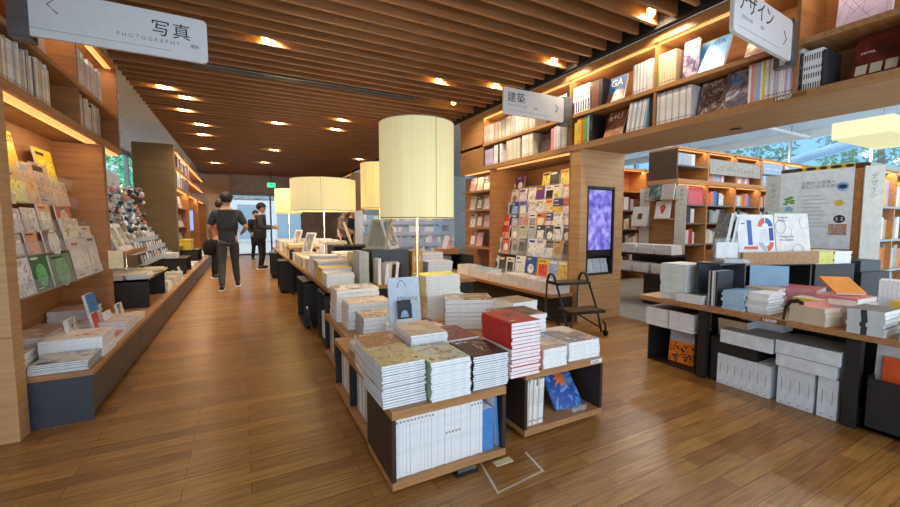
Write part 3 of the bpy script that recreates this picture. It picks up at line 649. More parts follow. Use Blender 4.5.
rrow('coloured annual', 575, ZL2, [(.04, .26, .2, CY, None, 'mustard annual'), (.06, .3, .2, CY, None, 'yellow annual', MK), (.04, .3, .2, CO, None, 'orange annual', MK), (.06, .31, .2, CGN, None, 'green annual', MK), (.025, .31, .2, CLB, None, 'pale blue annual'), (.05, .29, .2, CK, None, 'black annual', MK)], 'in the bright set on the right lower shelf', 'bright annuals on the right lower shelf', name='annual', cat='book')
faceout('brown magazine with white title leaning on the right lower shelf', (RX_ + .1, ry(600.5), ZL2 + .004), -90, .24, .31, .02, art('brick_art', [(110, 60, 36), (150, 90, 56), (190, 130, 90), (90, 50, 34)], 6, 3), 20, CBR, extra=lambda mb, w, h, t: text_mesh('a+U', .1, CW, T(.02, h - .1, t + .0006), mb, 1., .002))
rrow('slanted white magazine', 626.5, ZL2, fill(628, 647, .026, .3, .2, [CW, CG, CW, CLB]), 'leaning on the right lower shelf', Gn, lean=8)
rrow('black spined book', 650, ZL2, [(.04, .3, .2, CK), (.03, .3, .2, CDG)], 'beside the leaning white magazines', Gn)
rrow('white ruled magazine', 657, ZL2, fill(657, 692, .0155, .3, .21, [CW, CG, CW, CW]), 'in the long right lower block', Gn)
STREET = art('street_photo_art', [(40, 36, 40), (150, 100, 84), (60, 60, 66), (210, 200, 190), (60, 50, 56)], 17, 8)
faceout('colourful street photo magazine facing out on the right lower shelf', (RX_ + .1, ry(694), ZL2 + .002), -90, .27, .3, .02, STREET, 12, CDG)
faceout('grey violet magazine facing out between street photo and striped magazines', (RX_ + .08, ry(722), ZL2 + .002), -90, .22, .3, .03, art('violet_street_art', [(120, 110, 130), (170, 160, 176), (80, 76, 96), (210, 204, 212)], 7, 9), 8, CLV, extra=lambda mb, w, h, t: text_mesh('GA', .07, CB, T(.03, h - .09, t + .0006), mb, 1., .003))
rrow('pale spined magazine', 747, ZL2, [(.018, .3, .21, CW), (.022, .3, .21, CPK, None, 'pink spined magazine'), (.018, .3, .21, CG), (.022, .3, .21, CLB, None, 'pale blue spined magazine'), (.014, .3, .21, CW), (.016, .3, .21, CY, None, 'yellow spined magazine')] + [(.017, .3, .21, rr.choice([CW, CLV, CG, CW]), None, None, MK) for _ in range(13)], 'in the near right striped block', Gn)
BWM = [(.03, .18, INK), (.3, .42, INK), (.52, .6, INK), (.75, .9, INK)]
rrow('black and white patterned magazine', 796.5, ZL2, [(.0125, .27, .2, CW, None, None, BWM) for _ in range(10)], 'in the near right block', Gn)
rrow('slate grey book', 818.5, ZL2, [(.03, .25, .22, CDG)], 'beside the patterned magazines', Gn)
faceout('dark red magazine with pale pictures leaning at the near right shelf', (RX_ + .1, ry(844), ZL2 + .006), -90, .23, .3, .02, art('red_dark_art', [(34, 28, 28), (90, 34, 28), (120, 46, 36), (40, 30, 30)], 4, 6), 18, CK, extra=lambda mb, w, h, t: [mb.face([(.02 + i * .07, .02, t + .0006), (.075 + i * .07, .02, t + .0006), (.075 + i * .07, .09, t + .0006), (.02 + i * .07, .09, t + .0006)], CBG) for i in range(3)] and text_mesh('DETAIL', .022, CW, T(.03, .17, t + .0006), mb))
rrow('white catalogue', 897, ZL2, [(.03, .3, .21, CW), (.03, .3, .21, CG), (.03, .3, .21, CW)], 'at the right picture edge of the lower shelf', Gn)

# pillar with screen
PY = 3.47
pp = empty('pillar', 'pale wooden pillar with a tall screen beside the step stool', 'pillar', (0, 0, 0))
PX0, PX1 = 3.58, 4.33
m = MB()
a0, a1 = 3.70, 4.17; z0, z1 = .57, 1.66                            # recess for the screen
W_P = W_ASHH
m.box(PX0, a0, PY, PY + .16, 0, 2.085, W_P); m.box(a1, PX1, PY, PY + .16, 0, 2.085, W_P); m.box(a0, a1, PY, PY + .16, 0, z0, W_P); m.box(a0, a1, PY, PY + .16, z1, 2.085, W_P); m.box(a0, a1, PY + .14, PY + .16, z0, z1, BLACK)
m.build('panel', pp)
m = MB(); m.box(PX0, PX1, PY - .0015, PY, .40, .403, plain('joint_line', (120, 96, 66), .8)); m.build('joint', pp)
m = MB()
for (x0, x1, zz0, zz1) in ((a0, a0 + .02, z0, z1), (a1 - .02, a1, z0, z1), (a0, a1, z1 - .03, z1), (a0, a1, z0, z0 + .015)): m.box(x0, x1, PY - .006, PY + .14, zz0, zz1, BLACK)
m.build('recess_frame', pp)
m = MB(); m.box(a0 + .02, a1 - .02, PY + .02, PY + .05, .865, 1.63, STEEL); scn = m.build('screen', pp)
def screen_mat():
    mm, nt, b = _new('screen_picture'); mp = _coord(nt, (5, 1, 4)); n = nt.nodes.new('ShaderNodeTexNoise'); n.inputs['Scale'].default_value = 2.5; n.inputs['Detail'].default_value = 5
    nt.links.new(mp.outputs[0], n.inputs['Vector']); r = _ramp(nt, [(.3, (70, 66, 170)), (.5, (128, 120, 214)), (.7, (186, 180, 240))]); nt.links.new(n.outputs['Fac'], r.inputs[0])
    nt.links.new(r.outputs[0], b.inputs['Emission Color']); b.inputs['Emission Strength'].default_value = .75; b.inputs['Base Color'].default_value = (.02, .02, .03, 1); b.inputs['Roughness'].default_value = .2
    return mm
m = MB(); m.box(a0 + .035, a1 - .035, PY + .015, PY + .02, .88, 1.615, screen_mat()); m.build('display', scn)
m = MB(); m.box(a0 + .02, a1 - .02, PY + .02, PY + .06, .80, .865, STEEL); m.build('control_strip', pp)
for k in range(2):
    for j in range(3):
        faceout(f'white leaflet in the pillar rack, {ORD[j]} from the left in the {("lower", "upper")[k]} line', (a0 + .035 + j * .133, PY + .045 + k * .02, z0 + .02 + k * .075), 0, .12, .10, .02, art('leaflet_art', [(236, 240, 246), (190, 200, 214), (240, 242, 246)], 16, 2), 8, CW, name='leaflet', cat='leaflet', group='white leaflets in the pillar rack')

# magazine wall bay
mw = empty('magazine_display', 'wooden magazine wall bay between the pillar and the ledge bay', 'display wall', (0, 0, 0))
YB0, YB1 = PY + .165, 5.35
m = MB(); m.box(4.28, 4.32, YB0, YB1 + .08, 0, 2.085, W_OAK); m.build('back_panel', mw)
m = MB(); m.box(RX_ + .02, 4.28, YB1, YB1 + .08, 0, 2.085, W_OAK); m.build('partition', mw)
m = MB(); m.box(RX_ + .02, 4.28, YB0 - .0, YB0 + .03, 0, 2.085, W_OAK); m.build('partition', mw)
m = MB(); m.box(RX_ + .08, RX_ + .13, YB0 + .06, YB1 - .03, 2.072, 2.085, LED); m.build('led_strip', mw)
rows_v = [(277, 3.66), (256, 3.72), (242, 3.78), (230, 3.84), (217, 3.90), (204, 3.96), (191, 4.02)]
MWA = [
 [[(236, 234, 228), (40, 40, 42)], [(230, 226, 216), (60, 58, 56)], [(226, 222, 214), (50, 48, 48)], [(240, 238, 234), (200, 190, 170)], [(60, 90, 160), (230, 236, 244)], [(236, 200, 60), (216, 60, 40)], [(240, 238, 236), (120, 150, 210)], [(242, 240, 236), (190, 150, 70)]],
 [[(210, 206, 200), (90, 88, 86)], [(220, 110, 90), (220, 216, 210)], [(180, 178, 176), (100, 98, 98)], [(170, 166, 160), (90, 88, 86)], [(50, 80, 170), (236, 238, 244)], [(160, 158, 158), (190, 188, 188)], [(140, 140, 146), (180, 180, 184)], [(206, 176, 130), (150, 110, 80)], [(120, 100, 80), (70, 60, 54)]],
 [[(200, 196, 190), (110, 108, 106)], [(206, 70, 56), (224, 120, 100)], [(180, 176, 174), (206, 204, 200)], [(196, 194, 170), (150, 150, 130)], [(190, 190, 196), (140, 140, 146)], [(70, 68, 70), (190, 186, 186)], [(90, 88, 90), (210, 208, 208)], [(60, 60, 62), (200, 198, 196)], [(90, 84, 84), (190, 180, 176)]],
 [[(220, 216, 210), (170, 160, 150)], [(224, 80, 60), (236, 130, 100)], [(90, 96, 130), (150, 150, 170)], [(210, 196, 190), (160, 120, 110)], [(236, 234, 232), (120, 120, 124)], [(220, 120, 80), (236, 180, 150)], [(90, 80, 120), (190, 160, 170)], [(190, 180, 190), (220, 214, 216)], [(180, 176, 176), (236, 234, 232)]],
 [[(226, 190, 60), (80, 74, 70)], [(220, 216, 216), (120, 110, 130)], [(60, 90, 160), (120, 150, 200)], [(120, 130, 190), (210, 206, 220)], [(226, 196, 160), (236, 226, 214)], [(220, 190, 150), (236, 232, 226)], [(236, 110, 50), (240, 170, 130)], [(80, 80, 150), (226, 160, 60)], [(226, 130, 120), (240, 236, 236)]],
 [[(236, 226, 226), (200, 190, 200)], [(160, 130, 170), (210, 200, 214)], [(226, 220, 216), (120, 90, 80)], [(120, 80, 140), (190, 170, 200)], [(214, 200, 186), (236, 232, 228)], [(236, 160, 50), (90, 50, 110)], [(240, 238, 236), (30, 30, 32)], [(236, 232, 226), (170, 180, 90)], [(240, 150, 130), (236, 236, 236)]],
 [[(226, 220, 226), (190, 180, 200)], [(236, 230, 226), (200, 196, 196)], [(120, 80, 120), (226, 196, 200)], [(96, 70, 120), (236, 210, 190)], [(90, 60, 110), (236, 170, 60)], [(240, 240, 238), (20, 20, 22)], [(236, 150, 50), (226, 180, 100)]],
]
tn = ['lowest', 'second lowest', 'third', 'middle', 'fifth', 'second highest', 'highest']
for k, (v, xx) in enumerate(rows_v):
    zz = onX(530, v, xx).z
    m = MB(); m.box(xx - .03, xx + .03, YB0 + .05, YB1 - .03, zz - .008, zz, ACRY); m.box(xx - .034, xx - .03, YB0 + .05, YB1 - .03, zz - .008, zz + .07, ACRY); m.build('acrylic_ledge', mw)
    cols = MWA[k]; us = [494 + 8.4 * j for j in range(len(cols))] if k not in (0, 6) else ([492, 499, 506, 515, 525, 537, 547, 557] if k == 0 else [497, 503, 510, 517, 542, 550, 560])
    for j, c in enumerate(cols):
        big = k == 0 and j > 2
        w_ = .19 if not big else .23; h_ = .25 if not big else .29
        yy = onX(us[j], v, xx).y
        w_ = min(w_, .30)
        faceout(f'{ "colourful" if sum(abs(c[0][q] - c[0][q-1]) for q in range(3)) > 110 else "pale" if sum(c[0]) > 560 else "dark"} magazine, {ORD[j]} from the left on the {tn[k]} tier of the magazine wall', (xx - .005 - .011 * (j % 2), yy - .005, zz + .001), -90, w_, h_, .009, art(f'wall_art_{k}_{j}', [c[0], c[0], c[1], c[0]] if (j + k) % 3 else [c[0], c[1], (236, 234, 230), c[0]], 13, k * 9 + j), 8, CW, group='magazines facing out on the magazine wall', extra=cover_geo(k * 11 + j, c))
# bench along the right wall
rbn = empty('display_bench', 'low wooden topped black bench below the magazine wall', 'bench', (0, 0, 0))
RBZ = .36
m = MB(); m.box(3.2, 3.565, YB0 - .10, 7.2, RBZ - .04, RBZ, W_OAKX); m.box(3.565, 4.28, YB0 + .03, YB1, RBZ - .04, RBZ, W_OAKX); m.box(3.565, 4.28, YB1 + .08, 7.2, RBZ - .04, RBZ, W_OAKX); m.build('bench_top', rbn, .002)
m = MB(); m.box(3.36, 3.56, YB0 - .09, 7.18, 0, RBZ - .04, BLACK); m.build('front_panel', rbn)
# books laid along the right bench
k = 0
for (u0, u1, n, t_, cv, dsc) in ((458, 470, 3, .05, CW, 'white boxed book'), (470, 489, 4, .035, CLB, 'pale blue topped book'), (489, 502, 3, .03, CW, 'white book'), (502, 520, 4, .035, CW, 'cream white book'), (520, 534, 3, .045, CW, 'thick white book'), (534, 556, 3, .04, CW, 'white landscape book')):
    ya = onX(u0, 280, 3.3).y; yb = onX(u1, 285, 3.3).y
    stack(f'{dsc} {("at the far end of", "second along", "third along", "fourth along", "fifth along", "by the stool end of")[k]} the right bench', 3.28, yb + .01, RBZ, .26, max(.12, ya - yb - .03), n, t_, 0, CW, CW, cv if cv is not CW else art(f'benchtop_{k % 3}', [(236, 236, 240), (240, 240, 242), (150, 140, 150), (236, 236, 238)], 7, k), name='book', jr=.4); k += 1
# ledge bay beyond the partition
lbay = empty('ledge_bay', 'wooden ledge bay with small lit shelves left of the magazine wall', 'bay', (0, 0, 0))
YL0, YL1 = YB1 + .08, YF
m = MB(); m.box(3.98, 4.0, YL0, 6.9, RBZ, 2.085, W_OAK); m.build('back_panel', lbay)
m = MB(); m.box(RX_ + .08, RX_ + .13, YL0 + .05, YL1 - .05, 2.072, 2.085, LED); m.build('led_strip', lbay)
LZ = []
for k, v in enumerate((192, 210, 227, 246)):
    zz = onX(472, v, 3.72).z; LZ.append(zz)
    m = MB(); m.box(3.66, 3.98, YL0 + .02, YL1 + .1, zz - .03, zz, W_OAKX); m.build('ledge', lbay)
    for j in range(4):
        yy = YL1 - .02 - j * .235
        c = [[(230, 200, 206), (206, 140, 150)], [(236, 232, 230), (190, 170, 160)], [(90, 90, 94), (220, 216, 210)], [(220, 140, 120), (240, 230, 224)]][(j + k) % 4]
        if k == 3 and j > 1: continue
        faceout(f'booklet {ORD[j]} from the left on the {("top", "second", "third", "bottom")[k]} oak ledge', (3.78, yy, zz), -90, .18, .25, .015, art(f'ledge_art_{(j + k) % 4}', c, 10, j + k * 4), 10, CW, name='booklet', cat='booklet', group='booklets on the oak ledges', extra=cover_geo(j + k * 5, c))
cr = empty('display_box', 'black open box with upright books at the far right bench end', 'box', (0, 0, RBZ))
m = MB(); m.box(3.15, 3.55, 6.6, 7.15, .28, .30, BLACK); m.build('top', cr); m = MB(); m.box(3.53, 3.55, 5.86, 7.15, 0, .3, BLACK); m.build('back_panel', cr); m = MB(); m.box(3.15, 3.55, 7.13, 7.15, 0, .3, BLACK); m.build('side_panel', cr)
m = MB(); m.box(3.15, 3.55, 6.24, 6.6, .28, .30, BLACK); m.build('top', cr)
row('white upright book', (3.22, 7.1, RBZ), -90, mixrow(24, (.02, .035), (.22, .27), .2, [CW, CG, CBG, CW, CK]), 'in the black box at the far bench end', 'upright books in the far black bench box', parts=False)
tb = empty('wooden_tray', 'small oak tray of booklets on the far black bench box', 'tray', (3.16, 6.28, RBZ + .30))
m = MB(); m.box(0, .34, 0, .34, 0, .09, W_OAKX); m.build('body', tb)
faceout('white booklet standing in the small oak tray at the far bench', (3.3, 6.58, RBZ + .39), -90, .18, .24, .01, colour('pale_lavender', (208, 198, 232)), 16, CW, name='booklet', cat='booklet')
faceout('pink patterned booklet standing behind the small oak tray', (3.44, 6.62, RBZ + .39), -90, .16, .2, .01, art('wall_art_6_2', [(1, 1, 1)]), 12, CW, name='booklet', cat='booklet')

# step stool
ss = empty('step_stool', 'black steel step stool with two wooden treads by the pillar', 'stool', (3.27, 3.24, 0), R(-12)); ss.scale = (1.1, 1.05, 1.04)
m = MB(); m.box(-.17, .20, .02, .24, .50, .52, W_DARK); m.box(-.18, .21, .01, .02, .495, .525, STEEL); m.box(-.18, -.17, .01, .25, .495, .525, STEEL); m.box(.2, .21, .01, .25, .495, .525, STEEL); m.build('upper_tread', ss)
m = MB(); m.box(-.17, .20, -.24, .0, .24, .26, W_DARK); m.box(-.18, .21, -.25, -.24, .235, .265, STEEL); m.box(-.18, -.17, -.25, .0, .235, .265, STEEL); m.box(.2, .21, -.25, .0, .235, .265, STEEL); m.build('lower_tread', ss)
for sx in (-.175, .205):
    m = MB(); m.tube([(sx, .03, .5), (sx, -.12, .24), (sx, -.20, .02)], .011, STEEL); m.build('front_leg', ss)
    m = MB(); m.tube([(sx, .26, .02), (sx, .235, .5)], .011, STEEL); m.build('rear_leg', ss)
    m = MB(); m.tube([(sx, .22 + .085 * math.cos(a * PI / 8) - .08, .5 + .11 * math.sin(a * PI / 8)) for a in range(9)], .014, STEEL); m.build('handle', ss)
    m = MB(); m.tube([(sx, -.22, .14), (sx, -.26, .12), (sx, -.265, .03)], .011, STEEL); w_ = m.build('caster', ss)
    m = MB(); m.tube([(sx - .012, -.265, .03), (sx + .012, -.265, .03)], .03, RUBBER, 14); m.build('wheel', w_)
m = MB(); m.tube([(-.175, .25, .12), (.205, .25, .12)], .009, STEEL); m.tube([(-.175, .25, .12), (-.175, -.19, .06)], .009, STEEL); m.tube([(.205, .25, .12), (.205, -.19, .06)], .009, STEEL); m.build('brace', ss)

# ================================================================== HANGING SIGNS
SIGNW = plain('sign_white', (224, 228, 230), .35, var=.01)
def sign(label, x0, x1, z0, z1, y, words, sub, subx, chev, bracket, rz=0.):
    s = empty('category_sign', label, 'sign', (x0, y, z0), R(rz))
    w, h = x1 - x0, z1 - z0; r_ = .03
    pts = []
    for cx, cz, a0 in ((w - r_, r_, -90), (w - r_, h - r_, 0), (r_, h - r_, 90), (r_, r_, 180)):
        for q in range(5): a = R(a0 + q * 22.5); pts.append((cx + r_ * math.cos(a), cz + r_ * math.sin(a)))
    m = MB(); m.face([(a, -.012, b) for a, b in pts], SIGNW); m.face([(a, .012, b) for a, b in reversed(pts)], SIGNW)
    for q in range(len(pts)):
        a, b = pts[q], pts[(q + 1) % len(pts)]; m.face([(a[0], -.012, a[1]), (a[0], .012, a[1]), (b[0], .012, b[1]), (b[0], -.012, b[1])], SIGNW)
    m.build('board', s)
    m = MB()
    for (t_, sz, px, pz, sp_, mt) in words: text_mesh(t_, sz, mt, T(px, -.0125, pz) @ FRONT, m, sp_)
    cx, cz, dr = chev
    m.tube([(cx - dr * .022, -.013, cz + .045), (cx + dr * .022, -.013, cz), (cx - dr * .022, -.013, cz - .045)], .003, INK, 4)
    m.box(.06, w - .2, -.013, -.012, .045, .047, INKG)
    m.build('lettering', s)
    bx0, bx1 = bracket
    m = MB(); m.box(bx0, bx1, -.02, .02, -.01, h + .01, GREYM); m.build('end_bracket', s)
    m = MB()
    for zz in (-.02, h + .012): m.box(min(bx0, bx1) , max(bx0, bx1) , -.02, .09, zz, zz + .008, GREYM)
    m.box(bx0, bx1, .08, .09, -.02, h + .02, GREYM); m.build('clamp_frame', s)
def sx_(u, v, y, x0): return onY(u, v, y).x - x0
Y1, Y2, Y3 = 3.2, 3.64, 1.45
sign('white photography sign hanging beside the left overhead bookcase', -1.10, -.16, 2.275, 2.55, Y1,
     [('写真', .105, sx_(151, 30, Y1, -1.10), .135, 1.1, INK), ('PHOTOGRAPHY', .034, sx_(117, 38, Y1, -1.10), .085, 1.45, INKG), ('撮影', .026, .02 + sx_(187, 48, Y1, -1.10), .085, 1., INKG)], None, 0, (sx_(53, 8, Y1, -1.10), .19, -1), (-.02, .07))
x2 = onY(503, 90, Y2).x; x2b = 3.44
sign('white architecture sign hanging beside the middle of the right bookcase', x2, x2b, 2.405, 2.69, Y2,
     [('建築', .12, .05, .145, 1.1, INK), ('ARCHITECTURE', .027, .05, .095, 1.5, INKG), ('建筑', .024, .42, .095, 1., INKG)], None, 0, (sx_(556, 110, Y2, x2), .15, 1), (x2b - x2, 3.565 - x2))
L3, A3_ = .86, 4
x3 = 3.49 - L3 * math.cos(R(A3_)); y3 = Y3 - L3 * math.sin(R(A3_))
sign('pale blue design sign hanging at the near end of the right bookcase', x3, x3 + L3, 2.35, 2.625, y3,
     [('デザイン', .13, .04, .155, .95, INK), ('DESIGN', .03, .1, .10, 1.5, INKG), ('设计', .026, .36, .10, 1., INKG)], None, 0, (L3 - .12, .13, 1), (L3, L3 + .07), A3_)

# ================================================================== CENTRE FIXTURES
TZ = .385
def trolley(lab, x0, x1, y0, y1, z1, face, closed=False, top=W_OAKX, zb=.024):
    t = empty('display_trolley', lab, 'display unit', (x0, y0, 0), 0)
    w, d = x1 - x0, y1 - y0
    m = MB(); m.box(0, w, 0, d, z1 - .04, z1, top); m.build('top', t, .002)
    m = MB(); m.box(.0, w, 0, d, zb, zb + .035, W_OAKX); m.build('bottom_shelf', t, .002)
    if face == '-y': ps = [(0, .02, .004, d, 'side_panel'), (w - .02, w, .004, d, 'side_panel'), (.02, w - .02, d - .02, d, 'back_panel')]
    else: ps = [(.004, w, 0, .02, 'side_panel'), (.004, w, d - .02, d, 'side_panel'), (w - .02, w, .02, d - .02, 'back_panel'), (.004, w, d / 2 - .01, d / 2 + .01, 'divider')]
    for a, b, c, e, nm in ps: m = MB(); m.box(a, b, c, e, zb + .035, z1 - .04, BLACK if nm != 'side_panel' or face == '-x' else plain('brown_black_board', (52, 40, 34), .5)); m.build(nm, t)
    for cx in (.06, w - .06):
        for cy in (.05, d - .05):
            m = MB(); m.box(cx - .012, cx + .012, cy - .02, cy + .02, .020, zb, STEEL); c = m.build('caster', t)
            m = MB(); m.tube([(cx - .012, cy, .0125), (cx + .012, cy, .0125)], .012, RUBBER, 14); m.build('wheel', c)
    return t
trolley('low trolley holding the row of white spined magazines', .548, 1.155, 1.582, 1.97, TZ, '-y')
trolley('low trolley holding the blue star magazine', 1.345, 1.95, 1.668, 2.06, TZ, '-y')
trolley('low trolley behind the white magazine row, open to the left aisle', .56, 1.19, 1.99, 2.84, TZ, '-x')
trolley('low trolley ahead of the raised table, open to the left aisle', .64, 1.19, 2.86, 3.68, TZ, '-x')
trolley('low trolley under the plastic wrapped books', 1.33, 1.98, 2.08, 2.9, TZ, '-y')
trolley('low trolley under the tall white book pile', 1.25, 1.98, 2.92, 3.7, TZ, '-y')
# white magazine row
x = .575; k = 0
NUM = [(.90, .935, INKG)]; NUMM = [(.52, .56, INKG)]
def binrow():
    x = .572
    for k in range(26):
        mk = NUM if k < 11 or k > 21 else (NUMM if 13 < k < 19 else None)
        key = ('bin', k < 11 or k > 21, 13 < k < 19)
        if key not in _bm: _bm[key] = book_meshes(.2, .28, .0166, CW, CW, marks=mk)
        put_book('magazine', f'white spined magazine, {ORD[k]} from the left in the low trolley row', 'magazine', _bm[key], T(x, 1.607 + rr.uniform(-.002, .002), .060) @ STAND, 'white magazines in the front trolley')
        x += .0176
    return x
x = binrow()
put_book('book', 'bright blue book beside the white magazine row, nearer and wider', 'book', book_meshes(.18, .215, .066, CB, CB), T(x + .002, 1.61, .060) @ STAND)
put_book('book', 'slim blue and white book leaning at the right end of the trolley', 'book', book_meshes(.18, .262, .016, CW, CB), T(x + .090, 1.612, .062) @ RY(-4) @ STAND)
# star trolley contents
row('thin white catalogue', (1.372, 1.70, .060), 0, [(t, h + .022, .2, c, None, None, MK) for t, h, c in ((.014, .24, CW), (.012, .22, CBG), (.016, .245, CW), (.01, .23, CT), (.014, .24, CW), (.012, .2, CW), (.014, .245, CBG), (.016, .235, CW), (.012, .24, CW))], 'in the star magazine trolley', 'thin catalogues in the star trolley', lean=2)
def star(mb, w, h, t):
    c = Vector((w * .55, h * .68, t + .0006))
    for k in range(9):
        a = k * 2 * PI / 9 + .3; L = .085 if k % 2 else .06; d = Vector((math.cos(a), math.sin(a), 0)); q = Vector((-d.y, d.x, 0))
        mb.face([c - q * .012, c + d * L * .5 - q * .008, c + d * L, c + d * L * .5 + q * .008, c + q * .012], CO)
    mb.face([c + Vector((.02 * math.cos(i * PI / 5), .02 * math.sin(i * PI / 5), .0004)) for i in range(10)], CO)
STARM = art('deep_blue_art', [(30, 60, 140), (40, 84, 176), (30, 66, 150), (110, 170, 224), (50, 110, 190)], 9, 5)
faceout('blue magazine with an orange star shape propped in the right trolley', (1.655, 1.76, .061), 0, .22, .27, .012, STARM, 38, CB, extra=star)
st = empty('acrylic_stand', 'small clear stand in front of the blue star magazine', 'stand', (1.73, 1.70, .060))
m = MB(); m.box(0, .12, 0, .004, 0, .03, ACRY); m.box(0, .12, 0, .06, 0, .004, ACRY); m.build('lip', st)
nl = empty('number_label', 'small white number label on the right trolley edge', 'label', (1.84, 1.6675, .355))
m = MB(); m.box(0, .09, -.0015, 0, 0, .022, CW); text_mesh('116150', .018, INK, T(.008, -.0018, .004) @ FRONT, m); m.build('sticker', nl)
# books standing under the left openings
for (ya, yb, zz, lab, n) in ((2.02, 2.38, .060, 'nearer', 12), (2.43, 2.8, .060, 'farther', 10)):
    row('white book', (.60, yb, zz), -90, [(.026, rr.uniform(.22, .25), .2, rr.choice([CW, CW, CBG, CG])) for _ in range(n)], f'in the {lab} left opening of the low trolley', 'books in the left openings of the low trolley')
row('grey or yellow book', (.68, 3.64, .060), -90, [(.03, .24, .2, CW), (.03, .25, .2, CBR), (.04, .25, .2, CY), (.03, .24, .2, CW), (.03, .24, .2, CG)], 'under the far low trolley', 'books under the far low trolley')
# floor outlet cover and mark in front
fo = empty('floor_hatch', 'brass edged floor hatch outlined on the parquet before the trolleys', 'hatch', (1.2, 1.42, 0))
m = MB()
pts = [onZ(480, 462, 0), onZ(498, 493, 0), onZ(543, 471, 0), onZ(526, 453, 0)]
ALU = plain('pale_aluminium', (214, 200, 176), .35, .4)
def strip(mb, a, b, w, z, mt):
    d = (b - a).normalized(); q = Vector((-d.y, d.x, 0)) * w / 2; up = Vector((0, 0, z)); o = Vector((1.2, 1.42, 0)); a = a - d * w / 2; b = b + d * w / 2
    mb.face([a - q + up - o, b - q + up - o, b + q + up - o, a + q + up - o], mt)
strip(m, pts[0], pts[1], .012, .0012, ALU); strip(m, pts[1], pts[2], .012, .0016, ALU); strip(m, pts[2], pts[3], .012, .0012, ALU); m.build('edge_strip', fo)
p = onZ(503, 462, 0); m = MB(); m.box(p.x - .05 - 1.2, p.x + .05 - 1.2, p.y - .02 - 1.42, p.y + .02 - 1.42, 0, .004, colour('parchment', (214, 196, 160))); m.build('flap', fo)
cb = empty('cable_box', 'small grey cable box under the front trolley', 'cable box', (.86, 1.562, 0)); m = MB(); m.box(0, .12, 0, .05, 0, .018, STEEL); m.box(.01, .11, .005, .045, .018, .028, GREYM); m.build('body', cb)

# stacks on the front trolleys
SEP = colour('pale_cover', (214, 220, 232))
SEP2 = colour('dim_cover', (150, 158, 176))
A1 = art('desert_art', [(70, 60, 44), (236, 222, 180), (196, 172, 112), (226, 206, 156), (150, 132, 88), (240, 228, 200)], 10, 1)
A1b = art('red_sand_art', [(150, 60, 46), (196, 150, 104), (180, 100, 76), (224, 196, 150)], 10, 2)
A2 = art('rock_art', [(60, 74, 70), (226, 226, 206), (176, 190, 176), (236, 220, 180), (120, 104, 80), (216, 226, 220)], 10, 3)
A2b = art('peach_art', [(120, 100, 96), (236, 220, 196), (222, 196, 168), (206, 166, 130), (236, 226, 210)], 9, 4)
A3 = art('night_figure_art', [(226, 190, 170), (60, 40, 42), (36, 28, 32), (52, 36, 40), (150, 106, 92), (30, 24, 28)], 8, 12)
A3b = art('crimson_art', [(220, 140, 120), (130, 30, 36), (150, 44, 44), (96, 28, 34), (220, 160, 140)], 9, 6)
def title(txt, sz, col, dx=.02, dy=None):
    def f(mb, w, h, t): text_mesh(txt, sz, col, T(dx, (h - sz * 1.1) if dy is None else dy, t + .0006), mb)
    return f
stack('white edged magazine under the desert cover', .52, 1.622, TZ, .212, .29, 17, .0115, 1, SEP2, SEP, A1, name='magazine', cat='magazine', extra=title('a+u', .04, CW))
stack('white magazine under the red sand cover', .54, 1.925, TZ, .21, .29, 16, .0115, -2, SEP, CW, A1b, name='magazine', cat='magazine', extra=title('a+u', .045, CW))
stack('white edged magazine under the rock cover', .738, 1.585, TZ, .212, .275, 16, .0116, 0, SEP, CSL, A2, name='magazine', cat='magazine', extra=title('a+u', .04, CW))
stack('white edged magazine under the peach cover', .765, 1.885, TZ, .215, .29, 20, .0115, -1, SEP, CW, A2b, name='magazine', cat='magazine', extra=title('a+u', .04, CW))
stack('white edged magazine under the dark figure cover', .972, 1.605, TZ, .205, .275, 15, .0113, -2, SEP2, CK, A3, name='magazine', cat='magazine', extra=title('a+u', .045, CW))
stack('dark red magazine behind the dark figure cover', .985, 1.905, TZ, .21, .29, 15, .0113, 1, SEP, CR, A3b, name='magazine', cat='magazine', extra=title('a+u', .05, CPK))
ARED = art('red_cover_art', [(204, 50, 40), (204, 50, 40), (204, 50, 40), (212, 62, 50)], 4, 3)
def redpic(mb, w, h, t):
    mb.face([(w * .38, h * .42, t + .0006), (w * .75, h * .42, t + .0006), (w * .75, h * .72, t + .0006), (w * .38, h * .72, t + .0006)], A3b)
    mb.face([(w * .12, h * .12, t + .0006), (w * .3, h * .12, t + .0006), (w * .3, h * .2, t + .0006), (w * .12, h * .2, t + .0006)], CBG)
stack('red covered architecture magazine in the tall front pile', 1.226, 1.638, TZ, .195, .29, 15, .0199, 0, CR, CR, ARED, name='magazine', cat='magazine', flip=lambda k: k < 8, jr=.6, extra=redpic)
stack('thick white book with tan landscape cover', 1.47, 1.672, TZ, .178, .3, 4, .028, -1, CW, CW, art('tan_land_art', [(206, 186, 150), (226, 214, 190), (180, 150, 116), (236, 230, 220)], 5, 7))
stack('white book with golden figure cover at the trolley corner', 1.69, 1.695, TZ, .25, .33, 5, .0225, -2, CW, CW, art('golden_fig_art', [(236, 234, 228), (230, 226, 218), (206, 166, 104), (90, 120, 150), (238, 236, 230)], 4.5, 8))
stack('white book with dark brown cover behind the red pile', 1.435, 1.975, TZ, .315, .27, 9, .026, -3, CW, CW, art('umber_art', [(70, 50, 40), (110, 84, 64), (60, 44, 36), (140, 116, 92), (200, 190, 176)], 4, 9), name='photo_book')
SMOKE = art('grey_hill_art', [(150, 160, 172), (190, 194, 198), (140, 116, 92), (180, 150, 110), (206, 206, 204)], 4.5, 10, .12)
stack('shiny plastic wrapped photo book in the big wrapped pile', 1.37, 2.68, TZ, .38, .3, 7, .0325, -24, CG, CG, SMOKE, name='photo_book', jit=.006)
